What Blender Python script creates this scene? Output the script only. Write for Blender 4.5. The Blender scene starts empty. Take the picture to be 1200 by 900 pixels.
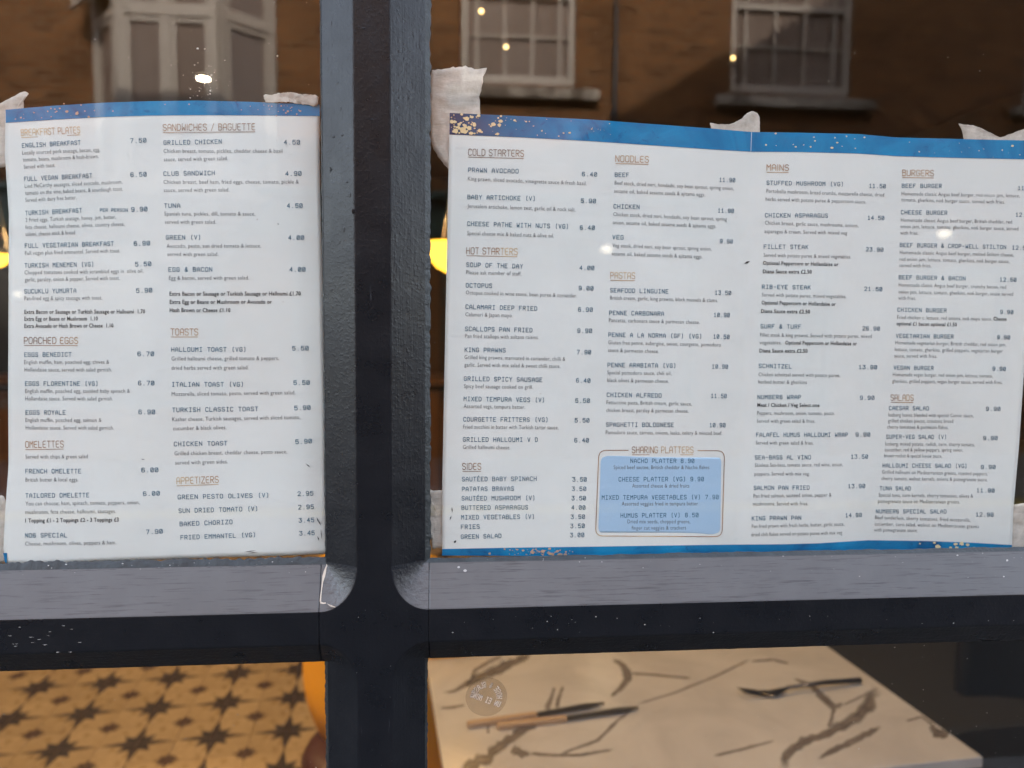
import bpy, bmesh, math, random
import numpy as np
from mathutils import Vector, Matrix

# ------------------------------------------------------------------ camera, sky, sun, exposure
S = bpy.context.scene
COL = S.collection
CAM_POS = np.array([0.0, -0.54, 1.5])
YAW, PITCH, ROLL = math.radians(5.3), math.radians(4.5), -0.009
_f = np.array([math.sin(YAW) * math.cos(PITCH), math.cos(YAW) * math.cos(PITCH), -math.sin(PITCH)])
_r0 = np.array([math.cos(YAW), -math.sin(YAW), 0.0])
_u0 = np.cross(_r0, _f)
CR = math.cos(ROLL) * _r0 - math.sin(ROLL) * _u0
CU = math.sin(ROLL) * _r0 + math.cos(ROLL) * _u0
CF = _f
cam_d = bpy.data.cameras.new('camera')
cam_d.sensor_width = 36.0
cam_d.lens = 906.0 / 1200.0 * 36.0
cam_d.clip_start = 0.02
cam_d.clip_end = 500.0
cam_d.dof.use_dof = True
cam_d.dof.focus_distance = 0.552
cam_d.dof.aperture_fstop = 5.7
cam = bpy.data.objects.new('camera', cam_d)
COL.objects.link(cam)
cam.matrix_world = Matrix(((CR[0], CU[0], -CF[0], CAM_POS[0]), (CR[1], CU[1], -CF[1], CAM_POS[1]),
                           (CR[2], CU[2], -CF[2], CAM_POS[2]), (0, 0, 0, 1)))
S.camera = cam

SUN_EL, SUN_AZ = math.radians(38), math.radians(0)      # sun stands behind the shop (towards +y)
W = bpy.data.worlds.new('World'); S.world = W; W.use_nodes = True
wn = W.node_tree.nodes; wl = W.node_tree.links
sky = wn.new('ShaderNodeTexSky'); sky.sky_type = 'NISHITA'; sky.sun_disc = False
sky.air_density = 1.0; sky.dust_density = 2.3; sky.ozone_density = 1.0; sky.sun_elevation = SUN_EL; sky.sun_rotation = SUN_AZ
wn['Background'].inputs[1].default_value = 0.15
hs = wn.new('ShaderNodeHueSaturation'); hs.inputs['Saturation'].default_value = 0.5     # hazy, milky sky
wl.new(sky.outputs[0], hs.inputs['Color']); wl.new(hs.outputs[0], wn['Background'].inputs[0])
sun_d = bpy.data.lights.new('sun', 'SUN'); sun_d.energy = 2.0; sun_d.angle = math.radians(0.5)
sun_d.color = (1.0, 0.93, 0.83)
sun = bpy.data.objects.new('sun', sun_d); COL.objects.link(sun)
sun.rotation_euler = (-(math.pi / 2 - SUN_EL), 0, -SUN_AZ)
S.view_settings.view_transform = 'Standard'; S.view_settings.look = 'None'
S.view_settings.gamma = 1.0; S.view_settings.use_curve_mapping = False
S.view_settings.exposure = 3.46
S.cycles.max_bounces = 10; S.cycles.transparent_max_bounces = 16
S.cycles.diffuse_bounces = 4; S.cycles.glossy_bounces = 5
S.cycles.caustics_reflective = False; S.cycles.caustics_refractive = False
random.seed(4); RNG = np.random.default_rng(11)

# ------------------------------------------------------------------ survey: a pixel of the 1200x900 photo -> a place on a plane
def hit(px, py, axis, val):
    px = np.asarray(px, float); py = np.asarray(py, float); val = np.asarray(val, float)
    d = CF + ((px - 600) / 906.0)[..., None] * CR - ((py - 450) / 906.0)[..., None] * CU
    t = (val - CAM_POS[axis]) / d[..., axis]
    return CAM_POS + d * t[..., None]
def at(px, py, axis, val): return hit([px], [py], axis, [val])[0]

# ------------------------------------------------------------------ helpers
def tag(o, label=None, cat=None, group=None, kind=None):
    if label: o['label'] = label
    if cat: o['category'] = cat
    if group: o['group'] = group
    if kind: o['kind'] = kind
    return o
def empty(name, loc=(0, 0, 0), rz=0.0):
    o = bpy.data.objects.new(name, None); COL.objects.link(o)
    o.location = loc; o.rotation_euler = (0, 0, rz); o.empty_display_size = 0.05
    return o
def world_of(o):
    L = Matrix.LocRotScale(o.location, o.rotation_euler, None)
    return L if o.parent is None else world_of(o.parent) @ o.matrix_parent_inverse @ L
def place(o, parent):
    """parent o (built in world coordinates) without moving it"""
    o.parent = parent
    o.matrix_parent_inverse = world_of(parent).inverted()
class MB:
    def __init__(s): s.v = []; s.f = []; s.m = []; s.w = {}
    def poly(s, pts, mi=0):
        n = len(s.v); s.v.extend([tuple(p) for p in pts]); s.f.append(tuple(range(n, n + len(pts)))); s.m.append(mi)
    def box(s, a, b, mi=0, M=None):
        x0, y0, z0 = a; x1, y1, z1 = b
        n = len(s.v)
        P = [(x0,y0,z0),(x1,y0,z0),(x1,y1,z0),(x0,y1,z0),(x0,y0,z1),(x1,y0,z1),(x1,y1,z1),(x0,y1,z1)]
        if M is not None: P = [tuple(M @ Vector(p)) for p in P]
        s.v.extend(P)
        for f in ((0,3,2,1),(4,5,6,7),(0,1,5,4),(1,2,6,5),(2,3,7,6),(3,0,4,7)):
            s.f.append(tuple(n + i for i in f)); s.m.append(mi)
    def tube(s, pts, rad, seg=10, mi=0, cap=True):
        pts = [Vector(p) for p in pts]; k = len(pts)
        rad = [rad] * k if isinstance(rad, (int, float)) else rad
        n = len(s.v)
        t0 = (pts[1] - pts[0]).normalized()
        ref = Vector((0, 0, 1)) if abs(t0.z) < 0.9 else Vector((1, 0, 0))
        for i, p in enumerate(pts):
            t = (pts[min(i + 1, k - 1)] - pts[max(i - 1, 0)]).normalized()
            a = t.cross(ref).normalized(); b = t.cross(a).normalized()
            for j in range(seg):
                w = 2 * math.pi * j / seg
                s.v.append(tuple(p + (a * math.cos(w) + b * math.sin(w)) * rad[i]))
        for i in range(k - 1):
            for j in range(seg):
                s.f.append((n + i*seg + j, n + i*seg + (j+1) % seg, n + (i+1)*seg + (j+1) % seg, n + (i+1)*seg + j)); s.m.append(mi)
        if cap:
            s.f.append(tuple(n + j for j in range(seg))[::-1]); s.m.append(mi)
            s.f.append(tuple(n + (k-1)*seg + j for j in range(seg))); s.m.append(mi)
    def lathe(s, prof, c=(0, 0, 0), seg=28, mi=0):
        n = len(s.v); k = len(prof)
        for r, z in prof:
            for j in range(seg):
                w = 2 * math.pi * j / seg
                s.v.append((c[0] + r * math.cos(w), c[1] + r * math.sin(w), c[2] + z))
        for i in range(k - 1):
            for j in range(seg):
                s.f.append((n + i*seg + j, n + i*seg + (j+1) % seg, n + (i+1)*seg + (j+1) % seg, n + (i+1)*seg + j)); s.m.append(mi)
    def grid(s, P, mi=0):
        a, b = P.shape[:2]; n = len(s.v)
        s.v.extend(map(tuple, P.reshape(-1, 3)))
        for i in range(a - 1):
            for j in range(b - 1):
                s.f.append((n + i*b + j, n + i*b + j + 1, n + (i+1)*b + j + 1, n + (i+1)*b + j)); s.m.append(mi)
    def build(s, name, mats, parent=None, smooth=False, bevel=0, local=False, seg=2):
        me = bpy.data.meshes.new(name)
        me.from_pydata(s.v, [], s.f)
        mats = mats if isinstance(mats, (list, tuple)) else [mats]
        for m in mats: me.materials.append(m)
        if len(mats) > 1: me.polygons.foreach_set('material_index', s.m)
        if smooth: me.polygons.foreach_set('use_smooth', [True] * len(me.polygons))
        if s.w:
            wa = me.attributes.new('weather', 'FLOAT', 'FACE'); wa.data.foreach_set('value', [s.w.get(i, 0.0) for i in range(len(s.f))])
        me.update()
        o = bpy.data.objects.new(name, me); COL.objects.link(o)
        if bevel:
            md = o.modifiers.new('bevel', 'BEVEL'); md.width = bevel; md.segments = seg
            md.limit_method = 'ANGLE'; md.angle_limit = math.radians(20)
        if parent is not None:
            if local: o.parent = parent
            else: place(o, parent)
        return o

def fixn(o):
    bm = bmesh.new(); bm.from_mesh(o.data)
    bmesh.ops.remove_doubles(bm, verts=bm.verts, dist=1e-6)
    bmesh.ops.recalc_face_normals(bm, faces=bm.faces)
    bm.to_mesh(o.data); bm.free()
    return o

# ------------------------------------------------------------------ materials
def mat(name, col, rough=0.6, metal=0.0, spec=0.5, emit=None, estr=0.0):
    m = bpy.data.materials.new(name); m.use_nodes = True
    b = m.node_tree.nodes['Principled BSDF']
    b.inputs['Base Color'].default_value = (*col, 1); b.inputs['Roughness'].default_value = rough
    b.inputs['Metallic'].default_value = metal; b.inputs['Specular IOR Level'].default_value = spec
    if emit:
        b.inputs['Emission Color'].default_value = (*emit, 1); b.inputs['Emission Strength'].default_value = estr
    return m
class NT:
    def __init__(s, m):
        s.t = m.node_tree; s.n = s.t.nodes; s.b = s.n['Principled BSDF']
        s.co = s.n.new('ShaderNodeTexCoord').outputs['Object']
    def l(s, a, b): s.t.links.new(a, b)
    def mapping(s, scale, rot=(0, 0, 0), loc=(0, 0, 0)):
        k = s.n.new('ShaderNodeMapping'); s.l(s.co, k.inputs[0])
        k.inputs['Scale'].default_value = scale; k.inputs['Rotation'].default_value = rot; k.inputs['Location'].default_value = loc
        return k.outputs[0]
    def noise(s, vec, scale, detail=4, rough=0.55, dist=0.0):
        k = s.n.new('ShaderNodeTexNoise'); s.l(vec, k.inputs['Vector'])
        k.inputs['Scale'].default_value = scale; k.inputs['Detail'].default_value = detail
        k.inputs['Roughness'].default_value = rough; k.inputs['Distortion'].default_value = dist
        return k.outputs[0]
    def ramp(s, fac, stops):
        k = s.n.new('ShaderNodeValToRGB'); s.l(fac, k.inputs[0])
        e = k.color_ramp.elements
        while len(e) < len(stops): e.new(0.5)
        for i, (p, c) in enumerate(stops): e[i].position = p; e[i].color = (*c, 1) if len(c) == 3 else c
        return k.outputs[0]
    def mix(s, fac, a, b, mode='MIX'):
        k = s.n.new('ShaderNodeMix'); k.data_type = 'RGBA'; k.blend_type = mode
        if isinstance(fac, float): k.inputs[0].default_value = fac
        else: s.l(fac, k.inputs[0])
        for i, v in ((6, a), (7, b)):
            if isinstance(v, tuple): k.inputs[i].default_value = (*v, 1)
            else: s.l(v, k.inputs[i])
        return k.outputs[2]
    def bump(s, h, strength, dist, prev=None):
        k = s.n.new('ShaderNodeBump'); s.l(h, k.inputs['Height'])
        k.inputs['Strength'].default_value = strength; k.inputs['Distance'].default_value = dist
        if prev is not None: s.l(prev, k.inputs['Normal'])
        return k.outputs[0]
    def col(s, c): s.l(c, s.b.inputs['Base Color'])
    def nor(s, c): s.l(c, s.b.inputs['Normal'])
    def rough(s, c): s.l(c, s.b.inputs['Roughness'])

def paint_mat(name, along):          # old dark navy gloss paint: brush grain along the wood, pimples, chips
    m = mat(name, (0.010, 0.012, 0.018), 0.3, spec=0.29); t = NT(m)
    sc = (1, 1, 0.05) if along == 'z' else (0.05, 1, 1)
    g = t.noise(t.mapping(sc), 900, 3, 0.6)
    g2 = t.noise(t.mapping(sc), 260, 3, 0.6)
    p = t.noise(t.co, 420, 2, 0.5)
    big = t.noise(t.co, 45, 4, 0.6)
    b1 = t.bump(g2, 0.25, 0.0004); b1 = t.bump(g, 0.30, 0.0003, b1)
    pr = t.ramp(p, [(0.5, (0, 0, 0)), (0.78, (1, 1, 1))])
    b1 = t.bump(pr, 0.22, 0.0004, b1); b1 = t.bump(big, 0.25, 0.0015, b1)
    t.nor(b1)
    tone = t.mix(big, (0.0048, 0.0056, 0.0076), (0.0088, 0.0098, 0.0125))
    # sanded-through grain lines and dust sitting in the grain
    line = t.ramp(t.noise(t.mapping(sc, loc=(3, 1, 2)), 520, 4, 0.65), [(0.66, (0, 0, 0)), (0.74, (1, 1, 1))])
    msk = t.ramp(t.noise(t.co, 22, 3, 0.6), [(0.55, (0, 0, 0)), (0.68, (1, 1, 1))])
    lm = t.mix(1.0, line, msk, 'MULTIPLY')
    t.col(t.mix(lm, tone, (0.07, 0.075, 0.085)))
    t.rough(t.ramp(big, [(0.3, (0.24,) * 3), (0.7, (0.38,) * 3)]))
    return m
M = {}
M['paint_v'] = paint_mat('navy_paint_vertical', 'z')
M['paint_h'] = paint_mat('navy_paint_horizontal', 'x')
M['weathered'] = mat('weathered_navy_paint', (0.05, 0.052, 0.06), 0.32, spec=0.5)   # sky light painted into the slope's colour, with dark worn grain
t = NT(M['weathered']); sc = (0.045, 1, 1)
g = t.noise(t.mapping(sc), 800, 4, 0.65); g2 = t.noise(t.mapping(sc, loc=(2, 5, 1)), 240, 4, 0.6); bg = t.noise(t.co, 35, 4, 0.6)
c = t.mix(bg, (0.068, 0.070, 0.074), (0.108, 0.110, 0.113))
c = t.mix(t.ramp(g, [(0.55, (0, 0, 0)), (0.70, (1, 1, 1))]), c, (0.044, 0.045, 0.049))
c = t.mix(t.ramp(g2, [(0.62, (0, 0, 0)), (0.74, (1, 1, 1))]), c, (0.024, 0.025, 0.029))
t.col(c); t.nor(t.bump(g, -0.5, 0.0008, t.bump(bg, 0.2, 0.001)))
M['weathered_blend'] = M['weathered'].copy(); M['weathered_blend'].name = 'navy_paint_weathering'   # painted-in sky light, growing towards the bottom of the corner
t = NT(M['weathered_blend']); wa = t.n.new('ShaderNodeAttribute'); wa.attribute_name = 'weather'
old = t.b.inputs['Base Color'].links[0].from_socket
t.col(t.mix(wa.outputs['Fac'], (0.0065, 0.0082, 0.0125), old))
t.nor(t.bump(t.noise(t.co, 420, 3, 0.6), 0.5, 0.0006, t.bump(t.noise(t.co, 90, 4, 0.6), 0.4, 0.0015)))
M['putty'] = mat('dark_putty', (0.016, 0.021, 0.024), 0.5)
t = NT(M['putty']); t.nor(t.bump(t.noise(t.co, 300, 4), 0.8, 0.001))
t.col(t.ramp(t.noise(t.co, 60, 4), [(0.35, (0.006, 0.008, 0.009)), (0.7, (0.022, 0.028, 0.03))]))
M['chip'] = mat('bare_chipped_wood', (0.55, 0.47, 0.38), 0.9)
M['speck'] = mat('pale_speck', (0.40, 0.39, 0.37), 0.9)

def glass_mat(name, tint=(1, 1, 1), rough=0.0):
    m = bpy.data.materials.new(name); m.use_nodes = True
    n = m.node_tree.nodes; l = m.node_tree.links; n.clear()
    o = n.new('ShaderNodeOutputMaterial'); mx = n.new('ShaderNodeMixShader')
    tr = n.new('ShaderNodeBsdfTransparent'); gl = n.new('ShaderNodeBsdfGlossy')
    tr.inputs[0].default_value = (*tint, 1); gl.inputs['Roughness'].default_value = rough
    lw = n.new('ShaderNodeLayerWeight'); lw.inputs[0].default_value = 0.5
    pw = n.new('ShaderNodeMath'); pw.operation = 'POWER'; pw.inputs[1].default_value = 5.0
    ma = n.new('ShaderNodeMath'); ma.operation = 'MULTIPLY_ADD'; ma.inputs[1].default_value = 0.955; ma.inputs[2].default_value = 0.045
    l.new(lw.outputs['Facing'], pw.inputs[0]); l.new(pw.outputs[0], ma.inputs[0])
    l.new(ma.outputs[0], mx.inputs[0]); l.new(tr.outputs[0], mx.inputs[1]); l.new(gl.outputs[0], mx.inputs[2])
    l.new(mx.outputs[0], o.inputs[0])
    return m
M['glass'] = glass_mat('window_glass', (0.985, 0.99, 0.985))

M['paper'] = mat('menu_paper', (0.74, 0.76, 0.77), 0.5, spec=0.2)
t = NT(M['paper']); t.nor(t.bump(t.noise(t.co, 26, 3), 0.25, 0.004))
t.col(t.ramp(t.noise(t.co, 14, 4), [(0.3, (0.74, 0.755, 0.715)), (0.7, (0.79, 0.80, 0.755))]))
def blue_mat(navy=None):
    m = mat('blue_watercolour_print', (0.02, 0.13, 0.36), 0.5, spec=0.2); t = NT(m)
    a = t.noise(t.co, 16, 5, 0.6, 1.2); b = t.noise(t.mapping((1, 1, 1), loc=(5, 2, 1)), 40, 5, 0.7, 2.0)
    c = t.ramp(a, [(0.28, (0.002, 0.055, 0.17)), (0.46, (0.003, 0.17, 0.38)), (0.62, (0.004, 0.24, 0.49)), (0.8, (0.012, 0.28, 0.54))])
    d = t.ramp(b, [(0.60, (0, 0, 0)), (0.76, (1, 1, 1))])
    c = t.mix(d, c, (0.004, 0.045, 0.16))
    if navy:                                  # the wash runs to deep navy at one end of the print
        sx = t.n.new('ShaderNodeSeparateXYZ'); t.l(t.co, sx.inputs[0]); mr = t.n.new('ShaderNodeMapRange'); t.l(sx.outputs[0], mr.inputs[0])
        mr.inputs[1].default_value, mr.inputs[2].default_value = navy; mr.inputs[3].default_value = 1.0; mr.inputs[4].default_value = 0.0
        c = t.mix(mr.outputs[0], c, (0.003, 0.030, 0.105))
    t.col(c)
    return m
M['blue'] = blue_mat(); M['bluenavy'] = blue_mat((float(at(528, 145, 1, .007)[0]), float(at(650, 150, 1, .007)[0])))
M['paleblue'] = mat('pale_blue_print', (0.40, 0.57, 0.74), 0.45, spec=0.3)
M['gold'] = mat('gold_fleck_print', (0.78, 0.64, 0.36), 0.45)
M['copperfleck'] = mat('copper_fleck_print', (0.55, 0.36, 0.24), 0.45)
M['teal'] = mat('teal_ink', (0.012, 0.11, 0.19), 0.6)
M['ink'] = mat('grey_ink', (0.11, 0.11, 0.115), 0.6)
M['boldink'] = mat('black_ink', (0.045, 0.045, 0.048), 0.6)
M['head'] = mat('copper_gradient_ink', (0.3, 0.16, 0.07), 0.5)
t = NT(M['head'])
t.col(t.ramp(t.noise(t.co, 30, 2, 0.5), [(0.36, (0.20, 0.085, 0.035)), (0.5, (0.42, 0.19, 0.055)), (0.64, (0.68, 0.45, 0.19))]))
M['tape'] = mat('masking_tape', (0.60, 0.55, 0.48), 0.8, spec=0.2)
t = NT(M['tape'])
n1 = t.noise(t.co, 900, 3, 0.7); n2 = t.noise(t.mapping((0.3, 1, 1)), 120, 4, 0.6); n3 = t.noise(t.co, 110, 4, 0.65)
t.col(t.mix(t.ramp(n3, [(0.35, (0, 0, 0)), (0.7, (1, 1, 1))]), (0.46, 0.41, 0.35), (0.66, 0.61, 0.54)))
t.nor(t.bump(n1, 0.5, 0.0004, t.bump(n2, 0.7, 0.002)))
# ------------------------------------------------------------------ street, opposite house, shop shell
WST = 8.0                                     # street width, glass to opposite front
def brick_mat(name, c1, c2, mortar, rot=(math.pi / 2, 0, 0)):
    m = mat(name, c1, 0.9, spec=0.2); t = NT(m)
    k = t.n.new('ShaderNodeTexBrick'); t.l(t.mapping((1, 1, 1), rot), k.inputs['Vector'])
    k.inputs['Scale'].default_value = 1.0; k.inputs['Brick Width'].default_value = 0.225
    k.inputs['Row Height'].default_value = 0.075; k.inputs['Mortar Size'].default_value = 0.010
    k.inputs['Mortar Smooth'].default_value = 0.3; k.inputs['Bias'].default_value = -0.1
    k.inputs['Color1'].default_value = (*c1, 1); k.inputs['Color2'].default_value = (*c2, 1)
    k.inputs['Mortar'].default_value = (*mortar, 1)
    big = t.noise(t.co, 1.3, 5, 0.6)
    st = t.ramp(big, [(0.3, (0.55, 0.5, 0.46)), (0.65, (1, 1, 1))])
    t.col(t.mix(0.8, k.outputs[0], st, 'MULTIPLY'))
    t.nor(t.bump(k.outputs['Fac'], -0.6, 0.008, t.bump(t.noise(t.co, 60, 3), 0.4, 0.01)))
    return m
M['brick'] = brick_mat('brown_stock_brick', (0.190, 0.076, 0.025), (0.090, 0.034, 0.012), (0.16, 0.105, 0.06))
M['stone'] = mat('sill_stone', (0.42, 0.38, 0.33), 0.9)
t = NT(M['stone']); t.col(t.ramp(t.noise(t.co, 5, 5, 0.7), [(0.40, (0.10, 0.075, 0.055)), (0.62, (0.42, 0.36, 0.30))]))
M['white'] = mat('white_window_paint', (0.36, 0.305, 0.255), 0.5)
M['curtain'] = mat('pane_with_blind', (0.17, 0.125, 0.10), 0.25, spec=0.5)
M['darkpane'] = mat('dark_pane', (0.06, 0.05, 0.045), 0.08, spec=0.5)
M['roof'] = mat('slate_roof', (0.07, 0.07, 0.08), 0.8)
M['asphalt'] = mat('asphalt', (0.05, 0.05, 0.052), 0.9)
t = NT(M['asphalt']); t.col(t.ramp(t.noise(t.co, 180, 4, 0.7), [(0.3, (0.035,) * 3), (0.7, (0.07,) * 3)]))
M['flag'] = mat('paving', (0.16, 0.155, 0.145), 0.9)
t = NT(M['flag']); t.col(t.ramp(t.noise(t.co, 9, 5, 0.7), [(0.3, (0.07, 0.067, 0.063)), (0.7, (0.12, 0.116, 0.11))]))
M['kerb'] = mat('kerb_granite', (0.22, 0.22, 0.22), 0.85)
M['render'] = mat('shop_render', (0.10, 0.11, 0.13), 0.8)

def sheet(name, x0, x1, y0, y1, z, m):
    b = MB(); b.poly([(x0, y0, z), (x1, y0, z), (x1, y1, z), (x0, y1, z)])
    return tag(b.build(name, m), kind='structure')
sheet('ground', -150, 150, -150, 150, -0.14, M['asphalt'])
sheet('road', -60, 60, -6.4, -1.9, -0.130, M['asphalt'])
for nm, a, b_ in (('pavement_near', -1.78, -0.03), ('pavement_far', -WST - 1.0, -6.52)):
    b = MB(); b.box((-60, a, -0.135), (60, b_, -0.01)); tag(b.build(nm, M['flag']), kind='structure')
for nm, a, b_ in (('kerb_near', -1.9, -1.78), ('kerb_far', -6.52, -6.4)):
    b = MB()
    for i in range(-20, 20): b.box((i * 0.92, a, -0.137), (i * 0.92 + 0.912, b_, -0.005))
    tag(b.build(nm, M['kerb'], bevel=0.012), kind='structure')
# painted double yellow line by the far kerb
M['yellowline'] = mat('road_paint', (0.55, 0.40, 0.06), 0.8)
b = MB()
for y in (-6.05, -6.2): b.poly([(-60, y, -0.126), (60, y, -0.126), (60, y + 0.07, -0.126), (-60, y + 0.07, -0.126)])
tag(b.build('road_marking', M['yellowline']), kind='structure')

# ---- opposite house.  mirror(px,py,w): place across the street whose mirror image in the glass shows at that pixel
def mirror(px, py, w=WST):
    p = at(px, py, 1, w); return Vector((p[0], -w, p[2]))
house = empty('brick_house', (1.5, -WST - 3, 0))
tag(house, 'brown brick house across the street with white sash windows and a bay', 'house')
def wx(px, py=60): return mirror(px, py).x
def wz(py, px=600): return mirror(px, py).z
SASH = []                                      # (x0,x1,z0,z1)
sz0 = wz(98)
for a, c in ((541, 674), (857, 999), (1203, 1338), (-420, -285)):
    SASH.append((wx(a), wx(c), sz0, sz0 + 1.75))
bx0, bx1 = wx(112), wx(322)                    # bay opening
bz0, bz1 = wz(225, 220), wz(225, 220) + 2.65
shop = [(-5.2, -2.3, 0.55, 2.35), (-1.6, -0.7, 0.0, 2.35), (0.0, 2.9, 0.55, 2.35), (3.6, 4.5, 0.0, 2.2), (5.4, 6.6, 0.9, 2.2)]
HX0, HX1, HZ1 = -8.2, 11.0, 6.9
holes = [s for s in SASH] + [(bx0, bx1, bz0, bz1)] + shop
for k in range(4): holes.append((-6.2 + k * 0, -6.2, 0, 0)) if False else None
xs = sorted({HX0, HX1, *[v for h in holes for v in h[:2]]}); zs = sorted({-0.1, HZ1, *[v for h in holes for v in h[2:]]})
b = MB()
TH = 0.22
for i in range(len(xs) - 1):
    for j in range(len(zs) - 1):
        cx, cz = (xs[i] + xs[i+1]) / 2, (zs[j] + zs[j+1]) / 2
        if any(h[0] < cx < h[1] and h[2] < cz < h[3] for h in holes): continue
        b.poly([(xs[i+1], -WST, zs[j]), (xs[i], -WST, zs[j]), (xs[i], -WST, zs[j+1]), (xs[i+1], -WST, zs[j+1])])
for x0, x1, z0, z1 in holes:                   # reveals
    y0, y1 = -WST, -WST - TH
    b.poly([(x0,y0,z0),(x0,y1,z0),(x0,y1,z1),(x0,y0,z1)]); b.poly([(x1,y0,z1),(x1,y1,z1),(x1,y1,z0),(x1,y0,z0)])
    b.poly([(x0,y0,z0),(x1,y0,z0),(x1,y1,z0),(x0,y1,z0)]); b.poly([(x0,y0,z1),(x0,y1,z1),(x1,y1,z1),(x1,y0,z1)])
for x in (HX0, HX1): b.poly([(x,-WST,-0.1),(x,-WST,HZ1),(x,-WST-7,HZ1),(x,-WST-7,-0.1)])
b.poly([(HX0,-WST-7,-0.1),(HX1,-WST-7,-0.1),(HX1,-WST-7,HZ1),(HX0,-WST-7,HZ1)])
b.build('wall', M['brick'], house)
b = MB(); b.poly([(HX0-.2,-WST+.2,HZ1),(HX1+.2,-WST+.2,HZ1),(HX1+.2,-WST-3.5,HZ1+2.4),(HX0-.2,-WST-3.5,HZ1+2.4)])
b.poly([(HX0-.2,-WST-7.2,HZ1),(HX0-.2,-WST-3.5,HZ1+2.4),(HX1+.2,-WST-3.5,HZ1+2.4),(HX1+.2,-WST-7.2,HZ1)])
b.poly([(HX0-.2,-WST+.2,HZ1),(HX0-.2,-WST-3.5,HZ1+2.4),(HX0-.2,-WST-7.2,HZ1)]); b.poly([(HX1+.2,-WST+.2,HZ1),(HX1+.2,-WST-7.2,HZ1),(HX1+.2,-WST-3.5,HZ1+2.4)])
rf = b.build('roof', M['roof'], house)
for x in (-2.0, 6.5):
    b = MB(); b.box((x, -WST-3.9, HZ1+1.9), (x+1.1, -WST-3.1, HZ1+3.4)); b.box((x-.06, -WST-3.96, HZ1+3.4), (x+1.16, -WST-3.04, HZ1+3.52))
    ch = b.build('chimney', M['brick'], rf)
for (x0, x1, z0, z1) in SASH:                  # double hung sashes, margin panes
    y = -WST - 0.09; w = x1 - x0
    b = MB(); fw = 0.065
    b.box((x0, y-.05, z0), (x0+fw, y+.05, z1)); b.box((x1-fw, y-.05, z0), (x1, y+.05, z1))
    b.box((x0+fw, y-.05, z1-fw), (x1-fw, y+.05, z1)); b.box((x0+fw, y-.05, z0), (x1-fw, y+.05, z0+0.10))
    win = b.build('window', M['white'], house, bevel=0.008)
    mid = z0 + 0.92
    b = MB(); b.box((x0+fw, y-.035, mid), (x1-fw, y+.04, mid+0.055)); b.build('meeting_rail', M['white'], win)
    xb = [x0+fw, x0+.135*w, x0+.38*w, x0+.625*w, x0+.87*w, x1-fw]
    zb = [z0+0.10, z0+0.52, mid, mid+.055, mid+.45, z1-fw]
    b = MB()
    for xx in xb[1:-1]:
        b.box((xx-.013, y-.03, z0+.1), (xx+.013, y+.025, mid)); b.box((xx-.013, y-.03, mid+.055), (xx+.013, y+.025, z1-fw))
    for zz in (zb[1], zb[4]): b.box((x0+fw, y-.028, zz-.011), (x1-fw, y+.022, zz+.011))
    b.build('glazing_bars', M['white'], win)
    for i in range(5):
        for (za, zc) in ((zb[0], zb[1]), (zb[1], zb[2]), (zb[3], zb[4]), (zb[4], zb[5])):
            b = MB(); tx = random.uniform(-.004, .004)
            b.poly([(xb[i], y-.01+tx, za), (xb[i], y-.01-tx, zc), (xb[i+1], y-.01-tx, zc), (xb[i+1], y-.01+tx, za)])
            b.build('pane', M['curtain'], win)
    b = MB(); b.box((x0-.17, -WST-.10, z0-.17), (x1+.26, -WST+.11, z0-.055)); b.build('window_sill', M['stone'], win, bevel=0.01)
    b = MB()
    for k in range(9):                         # flat arch of rubbed bricks
        xa = x0 - .05 + k * (w + .1) / 9
        b.box((xa, -WST-.02, z1 + .005), (xa + (w+.1)/9 - .008, -WST+.012, z1+.23))
    b.build('brick_arch', M['brick'], win)
# bay window: centre face and two canted faces
WB = WST - 0.42
cx0, cx1 = mirror(138, 60, WB).x, mirror(256, 60, WB).x
fx0, fx1 = bx0, bx1
bay = empty('bay', ((cx0+cx1)/2, -WST, bz0)); place(bay, house)
b = MB()
foot = [(fx0, -WST), (cx0, -WB), (cx1, -WB), (fx1, -WST)]
def ring(z, g=0.0): return [(x + (g if i > 1 else -g) * (0.6), y + g, z) for i, (x, y) in enumerate(foot)]
for nm_, za, zc, g in (('bay_sill', bz0-.10, bz0, .05), ('bay_cornice', bz1, bz1+.14, .08)):
    b = MB(); A, Bq = ring(za, g), ring(zc, g)
    b.poly(Bq); b.poly(A[::-1])
    for i in range(3): b.poly([A[i], A[i+1], Bq[i+1], Bq[i]])
    fixn(b.build(nm_, M['white'], bay))
b = MB(); A, Bq = ring(bz0-.75), ring(bz0-.10)
A = [(x*.4+(cx0+cx1)/2*.6, -WST+(y+WST)*.3, z) for x, y, z in A]
for i in range(3): b.poly([A[i], A[i+1], Bq[i+1], Bq[i]])
fixn(b.build('bay_corbel', M['white'], bay))
tz = wz(15, 200); tz = mirror(200, 15, WB).z
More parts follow.
